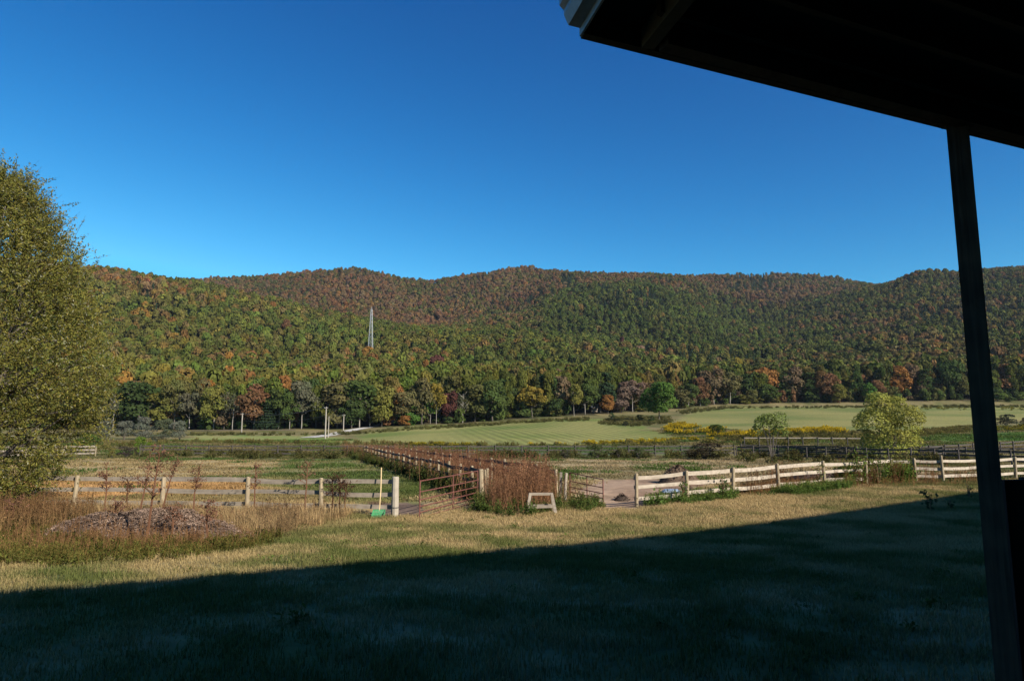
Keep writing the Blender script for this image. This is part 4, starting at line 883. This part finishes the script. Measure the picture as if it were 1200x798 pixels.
def weed_mesh(name, seed, nst, hh, spread, mat, leafc, headc, stemc, nleaf=10, nhead=26, ls=.07, heads=.035):
    """several upright stems with leaves below and seed or flower heads on top"""
    rng = np.random.default_rng(seed); m = MB(); P = []; Cc = []; Sz = []
    for i in range(nst):
        b = Vector((rng.normal() * spread, rng.normal() * spread, -.03)); h = hh * rng.uniform(.65, 1.1); e = b + Vector((rng.normal() * .13 * h, rng.normal() * .13 * h, h))
        m.tube([b, b.lerp(e, .5) + Vector((rng.normal() * .02, rng.normal() * .02, 0)), e], [.007, .006, .003], 3, stemc, False)
        for k in range(nleaf):
            t = rng.uniform(.08, .8); P.append(b.lerp(e, t) + Vector(rng.normal(size=3) * ls * .6)); Cc.append(np.array(leafc) * rng.uniform(.6, 1.3)); Sz.append(ls * rng.uniform(.6, 1.4))
        for k in range(nhead):
            t = rng.uniform(.74, 1.04); rr_ = .10 * hh * (1.06 - t) * 3; P.append(b.lerp(e, t) + Vector((rng.normal() * rr_ * .6, rng.normal() * rr_ * .6, rng.normal() * .02))); Cc.append(np.array(headc) * rng.uniform(.65, 1.3)); Sz.append(heads * rng.uniform(.6, 1.5))
    V, Q, cc = leafquads(np.array(P), rng.normal(size=(len(P), 3)), np.array(Sz), .45, rng, np.array(Cc))
    V0 = np.array(m.V); V = np.concatenate([V0, V]); Q = np.concatenate([np.array(m.Q), Q + len(V0)]); cc = np.concatenate([np.array(m.C), cc])
    return raw_mesh(name, V, Q, None, mat, cc)
def fill(polys, n, seed, minr=0):
    """n random ground points inside photo-pixel polygons laid out on the ground"""
    rng = np.random.default_rng(seed); out = []
    for pl in polys:
        W_ = [(p.x, p.y) for p in poly(*pl)]; A = np.array(W_); lo, hi = A.min(0), A.max(0); got = 0; tries = 0
        while got < n and tries < 200:
            q = rng.random((n * 2, 2)) * (hi - lo) + lo; q = q[inpoly(q[:, 0], q[:, 1], W_)]; out.append(q[:n - got]); got += len(q[:n - got]); tries += 1
    q = np.concatenate(out); return np.column_stack([q, hgt(q[:, 0], q[:, 1])]), rng
def sow(name, label, polys, n, seed, protos, s0, s1, tint=(1, 1, 1), tv=.25, cat='weeds', near=None):
    P, rng = fill(polys, n, seed); k = len(P)
    if near is not None:
        d = fbm(P[:, 0], P[:, 1], near, seed, 2); ok = d > .45; P = P[ok]; k = len(P)
    s = s0 + (s1 - s0) * rng.random(k); tt = np.array(tint) * (1 - tv + 2 * tv * rng.random((k, 1)))
    return scatter(name, label, cat, P, np.stack([s, s, s * (.85 + .3 * rng.random(k))], 1), rng.random(k) * 6.28, tt, rng.integers(0, len(protos), k), protos)
# lawn
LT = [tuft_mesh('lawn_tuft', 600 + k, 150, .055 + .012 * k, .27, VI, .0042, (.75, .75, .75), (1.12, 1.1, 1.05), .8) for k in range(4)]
rng = np.random.default_rng(5); st = .40
gx, gy = np.meshgrid(np.arange(-34, 36, st), np.arange(3.0, 44, st)); gx = gx.ravel() + rng.normal(size=gx.size) * .1; gy = gy.ravel() + rng.normal(size=gy.size) * .1
ok = (np.abs(gx) < gy * .84 + 2) & ~inpoly(gx, gy, Z['mud']) & ~inpoly(gx, gy, Z['mudL']); gx, gy = gx[ok], gy[ok]
behind = inpoly(gx, gy, [(p.x, p.y) for p in LP] + [(p.x, p.y) for p in RP] + [(60, 80), (-60, 80)])
dens = np.where(behind, .35, 1.0); ok = rng.random(len(gx)) < dens; gx, gy, behind = gx[ok], gy[ok], behind[ok]
gcol = ground_col(gx, gy) * np.array((1.24, 1.21, 1.16)); rr_ = np.hypot(gx, gy); sc_ = (.8 + .7 * fbm(gx, gy, 2.2, 91, 3)) * np.clip(.7 + rr_ / 40, .9, 1.5); sz = np.clip(.8 + rr_ / 60, 1, 1.5)
print('lawn tufts', len(gx))
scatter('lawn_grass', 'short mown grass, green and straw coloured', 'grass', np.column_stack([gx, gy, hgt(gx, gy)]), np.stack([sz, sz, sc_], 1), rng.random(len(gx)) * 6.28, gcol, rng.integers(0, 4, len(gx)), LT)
sow('lawn_weeds', 'small weeds and clumps in the lawn', [[(-60, 700), (380, 640), (640, 606), (1000, 585), (1150, 578), (1190, 690), (1190, 740), (0, 740)], [(330, 650), (440, 608), (760, 600), (980, 580), (1140, 570), (1140, 585), (700, 618)]], 150, 190, [weed_mesh('lawn_weed', 790 + k, 7, .11, .08, VI, (.07, .10, .026), (.13, .12, .04), (.09, .09, .03), 12, 3, .05, .02) for k in range(3)], .5, 1.3, (1.1, 1.1, 1), .35)
# pasture and meadow tufts further out
MT = [tuft_mesh('meadow_tuft', 620 + k, 70, .16, .5, VI, .016, (.8, .8, .8), (1.15, 1.12, 1.05), .7) for k in range(3)]
n_ = 9000; aa = rng.uniform(-.82, .82, n_); DD = rng.uniform(30, 175, n_); mx_, my_ = aa * DD, DD
ok = ~inpoly(mx_, my_, Z['mud']) & ~((my_ < 47) & ~inpoly(mx_, my_, [(p.x, p.y) for p in LP] + [(p.x, p.y) for p in RP] + [(90, 120), (-90, 120)])) & ~inpoly(mx_, my_, Z['hay']) & ~inpoly(mx_, my_, Z['farR']); mx_, my_ = mx_[ok], my_[ok]
g2_ = fbm(mx_, my_, 4, 95, 3); tc_ = ground_col(mx_, my_) * 1.05; gm_ = (g2_ > .64)[:, None]; tc_ = np.where(gm_, np.array((.07, .105, .028)), tc_)
s_ = (.6 + .8 * rng.random(len(mx_))) * (1 + (my_ > 95) * .8)
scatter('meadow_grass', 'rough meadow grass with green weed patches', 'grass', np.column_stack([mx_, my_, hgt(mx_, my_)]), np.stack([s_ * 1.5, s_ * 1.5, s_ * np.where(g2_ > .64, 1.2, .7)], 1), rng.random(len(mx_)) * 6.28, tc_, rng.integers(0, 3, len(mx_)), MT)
# dry weeds round the left fence
DRY = [weed_mesh('dry_weed', 640 + k, 7, .72, .17, VI, (.26, .17, .085), (.24, .14, .075), (.30, .20, .10), 8, 20, .06, .028) for k in range(4)]
STRAW = [tuft_mesh('straw_tuft', 650 + k, 46, .55, .13, VI, .007, (.30, .20, .095), (.42, .29, .14), .5) for k in range(3)]
GRN = [weed_mesh('green_weed', 660 + k, 6, .36, .13, VI, (.085, .105, .03), (.13, .12, .04), (.13, .11, .04), 16, 8, .07, .03) for k in range(3)]
sow('dry_weeds', 'tangle of dry brown weeds along the left fence', [[(-90, 640), (-90, 603), (60, 602), (240, 602), (415, 602), (410, 612), (300, 622), (250, 612), (80, 615)], [(250, 640), (270, 615), (300, 606), (405, 604), (340, 628), (290, 640)]], 120, 71, DRY, .5, 1.05, (.72, .72, .72), .45, near=1.2)
sow('dry_grass', 'tall straw grass at the foot of the left fence', [[(225, 620), (260, 602), (412, 602), (412, 612), (350, 622), (300, 632)], [(60, 608), (70, 602), (240, 602), (235, 608)]], 190, 72, STRAW, .5, 1.0, (.85, .85, .85), .35)
sow('low_weeds', 'olive and brown low weeds edging the lawn below the big left tree', [[(-90, 664), (-90, 625), (60, 612), (90, 632), (150, 640), (250, 636), (330, 626), (300, 645), (200, 657), (80, 664)]], 1100, 73, GRN, .4, .9, (1.0, .86, .72), .45)
sow('red_weeds', 'brown-red weeds under the big left tree', [[(-90, 625), (-90, 600), (40, 602), (110, 606), (90, 622), (20, 632)]], 210, 74, DRY + GRN[:1], .8, 1.3, (.58, .53, .47), .4)
LEAFY = [weed_mesh('leafy_weed', 680 + k, 8, .8, .22, VI, (.055, .08, .022), (.10, .095, .03), (.08, .07, .03), 34, 10, .10, .05) for k in range(4)]
sow('dry_weeds', 'thin dead weeds growing through the wood chip heap', [[(70, 640), (90, 618), (200, 610), (275, 622), (250, 640), (150, 645)]], 60, 171, DRY, .5, 1.0, (.8, .7, .65), .35)
sow('dry_weeds', 'scattered reddish dead weeds in front of the wood chip heap', [[(-60, 655), (-60, 640), (90, 636), (260, 640), (320, 634), (280, 646), (120, 656)]], 120, 271, DRY, .35, .85, (.68, .58, .52), .4)
# clump of dead stalks between the gates
DEAD = [weed_mesh('dead_stalk', 670 + k, 8, 1.5, .18, VI, (.17, .095, .05), (.19, .105, .062), (.24, .14, .08), 20, 34, .055, .04) for k in range(4)]
sow('dead_stalks', 'dense clump of dead brown stalks between the two red gates', [[(572, 601), (566, 592), (585, 582), (640, 580), (654, 588), (640, 599), (610, 603)]], 80, 75, DEAD, .6, 1.32, (1.0, .9, .84), .4)
sow('dead_stalks', 'looser dead stalks and green leaves fringing the clump by the sawhorse', [[(556, 601), (560, 586), (600, 575), (662, 578), (672, 590), (650, 602)]], 70, 175, DEAD[:2] + LEAFY[:2], .3, .85, (1.05, 1.05, .9), .4)
sow('dead_stalks', 'reddish dead stalks filling the lane between the dark fences', [[(575, 580), (648, 580), (560, 551), (500, 541), (455, 537), (430, 535), (436, 541), (480, 551)]], 330, 76, DEAD, .7, 1.1, (.88, .72, .68), .25)
sow('lane_brush', 'dark green brush growing along the left side of the lane', [[(563, 592), (540, 590), (515, 574), (470, 556), (420, 540), (400, 533), (412, 531), (440, 537), (500, 552), (555, 571)]], 400, 77, LEAFY + DEAD[:1], .6, 1.35, (.95, .85, .8), .45)
sow('gate_weeds', 'pale green weeds at the foot of the gates and sawhorse', [[(543, 602), (560, 594), (600, 600), (690, 594), (690, 600), (600, 607)], [(666, 594), (700, 591), (706, 597), (670, 600)]], 90, 78, GRN + LEAFY[:1], .4, .8, (1.1, 1.15, 1.0), .3)
# weeds at the cream fence
sow('fence_weeds', 'green weeds at the foot of the cream fence', [[(756, 594), (762, 587), (800, 583), (862, 580), (866, 584), (820, 591)], [(900, 579), (960, 572), (1000, 569), (1000, 573), (930, 581)]], 120, 79, LEAFY, .35, .75, (1.5, 1.7, 1.3), .35)
sow('fence_brush', 'brown dry brush tangled in the cream fence', [[(860, 584), (862, 577), (916, 571), (965, 567), (960, 573), (900, 581)], [(975, 574), (985, 564), (1047, 560), (1110, 559), (1145, 560), (1145, 566), (1110, 569), (1030, 573)]], 150, 80, DRY + DEAD[:1], .55, .95, (.8, .68, .58), .3)
sow('fence_vines', 'leafy vines climbing the cream fence', [[(985, 570), (988, 564), (1030, 562), (1034, 567)], [(1034, 566), (1060, 563), (1062, 566)]], 46, 81, LEAFY, 1.0, 1.7, (1.5, 1.6, 1.1), .4)
# far brush lines, goldenrod
BRUSH = [weed_mesh('brush_clump', 690 + k, 12, 1.2, .5, VI, (.075, .08, .03), (.11, .095, .045), (.09, .07, .04), 26, 16, .26, .18) for k in range(4)]
sow('field_brush', 'weedy brush along the far fences', [[(170, 537.5), (170, 533), (430, 533), (430, 538)], [(440, 534.5), (560, 536), (560, 532.5), (850, 533), (850, 537), (700, 537.5), (560, 537)], [(860, 545), (870, 536), (1000, 532), (1180, 534), (1180, 545), (1000, 545)]], 75, 82, BRUSH, .35, .8, (1.0, .95, .8), .4)
sow('field_brush', 'strip of weedy brush between the fences and the hay field', [[(100, 529), (200, 520), (390, 521), (560, 524), (800, 522), (800, 517), (600, 522.5), (400, 519.5), (215, 518), (140, 520)], [(820, 520), (850, 512), (985, 508), (1050, 511), (1050, 520), (900, 524)], [(1060, 508), (1140, 501), (1140, 506), (1070, 512)]], 170, 83, BRUSH, .35, .8, (1.5, 1.35, 1.05), .35)
GOLD = [weed_mesh('goldenrod_clump', 700 + k, 12, 1.0, .45, VI, (.07, .08, .02), (.50, .37, .03), (.09, .09, .03), 12, 44, .22, .16) for k in range(3)]
sow('goldenrod', 'yellow goldenrod in bloom along the hay field', [[(778, 507), (785, 499), (800, 497.5), (835, 502), (862, 509), (900, 512), (880, 515), (820, 513)], [(895, 511), (900, 506.5), (985, 505), (990, 509)]], 330, 84, GOLD, .7, 1.2, (1, .97, .9), .3, near=7.0)
sow('goldenrod', 'thin yellow goldenrod strip between hay field and dark far fence', [[(560, 521.5), (600, 520), (720, 518), (800, 515), (850, 517), (850, 519), (700, 521.5), (600, 523)]], 300, 184, GOLD, .3, .75, (.95, .95, .9), .35, near=9.0)
sow('goldenrod', 'sparse goldenrod fringe of the far fields', [[(480, 523), (480, 521), (560, 521.5), (560, 523)], [(1070, 480), (1070, 478), (1215, 478), (1215, 482)], [(1165, 506), (1165, 501), (1215, 499), (1215, 505)]], 70, 85, GOLD, .35, .7, (.62, .68, .8), .25)
sow('edge_brush', 'low brush along the foot of the woods', [[(-20, 512), (-20, 509.2), (230, 508.7), (390, 508.6), (470, 503), (600, 494.5), (690, 490.5), (690, 493), (600, 497), (470, 505.5), (380, 510.5), (230, 510.5)], [(700, 497), (720, 489), (785, 490), (790, 496), (740, 500)], [(790, 482), (850, 477.2), (1070, 476), (1215, 476), (1215, 478), (850, 479.3), (800, 486)]], 420, 86, BRUSH, .35, .9, (1.25, 1.2, 1.0), .45)
# ------------------------------------------------------------------ single dead stalks standing above the weeds
def stalk(label, u, vb, vt, seed, lean=0, name='dead_weed_stalk', br=9, dark=1.0):
    rn = random.Random(seed); p = G(u, vb); h = (vb - vt) / FPX * p.y; t = MB()
    tp = Vector((lean * h, rn.uniform(-.1, .1), h)); md = tp * .5 + Vector((rn.uniform(-.06, .06), 0, 0)); t.tube([(0, 0, -.05), md, tp], [.032, .024, .010], 5, (.17 * dark, .085 * dark, .05 * dark))
    P = []; rng = np.random.default_rng(seed)
    for k in range(br * 2):
        f = rn.uniform(.5, 1.0); q = Vector((0, 0, 0)).lerp(md, f * 2) if f < .5 else md.lerp(tp, f * 2 - 1); a = rn.uniform(0, 6.28); L = rn.uniform(.12, .34) * (1.25 - f * .6); e = q + Vector((math.cos(a) * L, math.sin(a) * L, L * rn.uniform(.5, 1.1)))
        t.tube([q, e], [.013, .006], 3, (.17 * dark, .09 * dark, .055 * dark), False)
        for j in range(14): P.append(e + Vector(rng.normal(size=3) * (.06, .06, .035)))
    V, Q, cc = leafquads(np.array(P), rng.normal(size=(len(P), 3)), .06 * (.5 + rng.random(len(P))), .5, rng, np.array((.17, .088, .055)) * dark * (.6 + .7 * rng.random((len(P), 1))))
    V0 = np.array(t.V); me = raw_mesh(name, np.concatenate([V0, V]), np.concatenate([np.array(t.Q), Q + len(V0)]), np.array(t.T) if t.T else None, VO, np.concatenate([np.array(t.C), cc]))
    tag(put(name, me, None, (1, 1, 1), p), label, 'dead weed', 'tall dead weed stalks along the left fence')
for i, (u, vb, vt, ln, lab) in enumerate(((121, 606, 548, -.02, 'tall dead stalk with a wide head, right of the first fence post seen left'), (171, 640, 535, .10, 'tallest rusty dead stalk in front of the wood chip heap'), (159, 620, 545, .15, 'slanted dead stalk just left of the tallest one'), (148, 604, 562, 0, 'short dark dead stalk left of the second fence post'), (186, 612, 544, .22, 'dead stalk leaning right behind the second fence post'),
        (199, 638, 600, .02, 'short thick dead stalk in the weeds right of the tallest one'), (226, 608, 551, .05, 'dead stalk with spread head between the second and third fence posts'), (246, 640, 595, -.12, 'pale bent dead stalk before the third fence post'), (14, 618, 590, 0, 'orange-brown dead stalk beneath the big left tree'), (298, 606, 548, 0, 'slim dead stalk just right of the third fence post'),
        (356, 606, 545, .03, 'slim dead stalk between the third and fourth fence posts'), (388, 604, 562, 0, 'dark dead stalk right of the fourth fence post'), (397, 604, 560, .02, 'second dark dead stalk right of the fourth fence post'), (405, 605, 568, 0, 'short dark dead stalk nearest the green scoop'), (135, 625, 590, -.1, 'short dead stalk at the left end of the wood chip heap'))):
    stalk(lab, u, vb, vt, 800 + i, ln, br=12 if i in (0, 6) else 8, dark=.55 if 'dark' in lab else 1.0)
# leafy plants at the cream fence, dark sprigs by the shadow
def plant(label, u, vb, vt, wpx, seed, leafc, n=90, ls=.13, group=None):
    p = G(u, vb); h = (vb - vt) / FPX * p.y; w = wpx / FPX * p.y; rng = np.random.default_rng(seed); t = thing('leafy_plant', label, 'plant', p, group); m = MB(); P = []
    for k in range(5):
        a = rng.uniform(0, 6.28); e = Vector((math.cos(a) * w * .42 * rng.random(), math.sin(a) * w * .42 * rng.random(), h * rng.uniform(.7, 1))); m.tube([(0, 0, -.03), e * .55 + Vector((0, 0, .05)), e], [.014, .011, .006], 5)
        for j in range(n // 5): P.append(e * rng.uniform(.25, 1.02) + Vector(rng.normal(size=3) * w * .16))
    m.build('stem', M_STALK, t); V, Q, cc = leafquads(np.array(P), rng.normal(size=(len(P), 3)) + (0, 0, .6), ls * (.6 + .8 * rng.random(len(P))), .6, rng, np.array(leafc) * (.6 + .8 * rng.random((len(P), 1))))
    put('foliage', raw_mesh('foliage', V, Q, None, VO, cc), t, (1, 1, 1))
plant('leafy dark green plant climbing between the second and third cream fence posts', 848, 586, 554, 18, 901, (.06, .085, .025), 110)
plant('small leafy plant at the foot of the second cream fence post', 800, 590, 562, 12, 902, (.08, .11, .03), 60)
plant('green vine bush over the top rail right of the fifth cream fence post', 1005, 569, 533, 34, 903, (.095, .13, .028), 260, .14)
plant('vine tangle right of the green vine bush on the cream fence', 1030, 568, 536, 30, 904, (.075, .085, .03), 220, .13)
plant('vine leaves hanging on the fifth cream fence post', 962, 574, 538, 14, 905, (.12, .14, .035), 70)
plant('leafy dark sprig standing at the edge of the barn shadow', 1091, 600, 577, 20, 906, (.05, .07, .03), 40, .17)
plant('small dark sprig just right of the larger sprig at the shadow edge', 1114, 597, 583, 9, 907, (.05, .07, .03), 16, .15)
plant('lone thin weed on the lawn beside the porch post', 1136, 585, 566, 8, 908, (.09, .09, .04), 20, .12)
plant('bright green weeds under the tarps at the cream fence', 772, 594, 581, 26, 909, (.08, .13, .03), 120, .12)
# ------------------------------------------------------------------ air
zlo = float(Vg[:, 2].min()) - 1.0
mb = MB(); mb.beam((-3050, 0, (zlo + 345) / 2), (3050, 0, (zlo + 345) / 2), 6100, 345 - zlo)
mh, n, l = nmat('air'); out = n.new('ShaderNodeOutputMaterial'); pv = n.new('ShaderNodeVolumePrincipled')
pv.inputs['Color'].default_value = (.72, .82, 1, 1); pv.inputs['Density'].default_value = .000045; pv.inputs['Anisotropy'].default_value = .2
l.new(pv.outputs[0], out.inputs['Volume'])
tag(mb.build('haze', mh), kind='stuff')
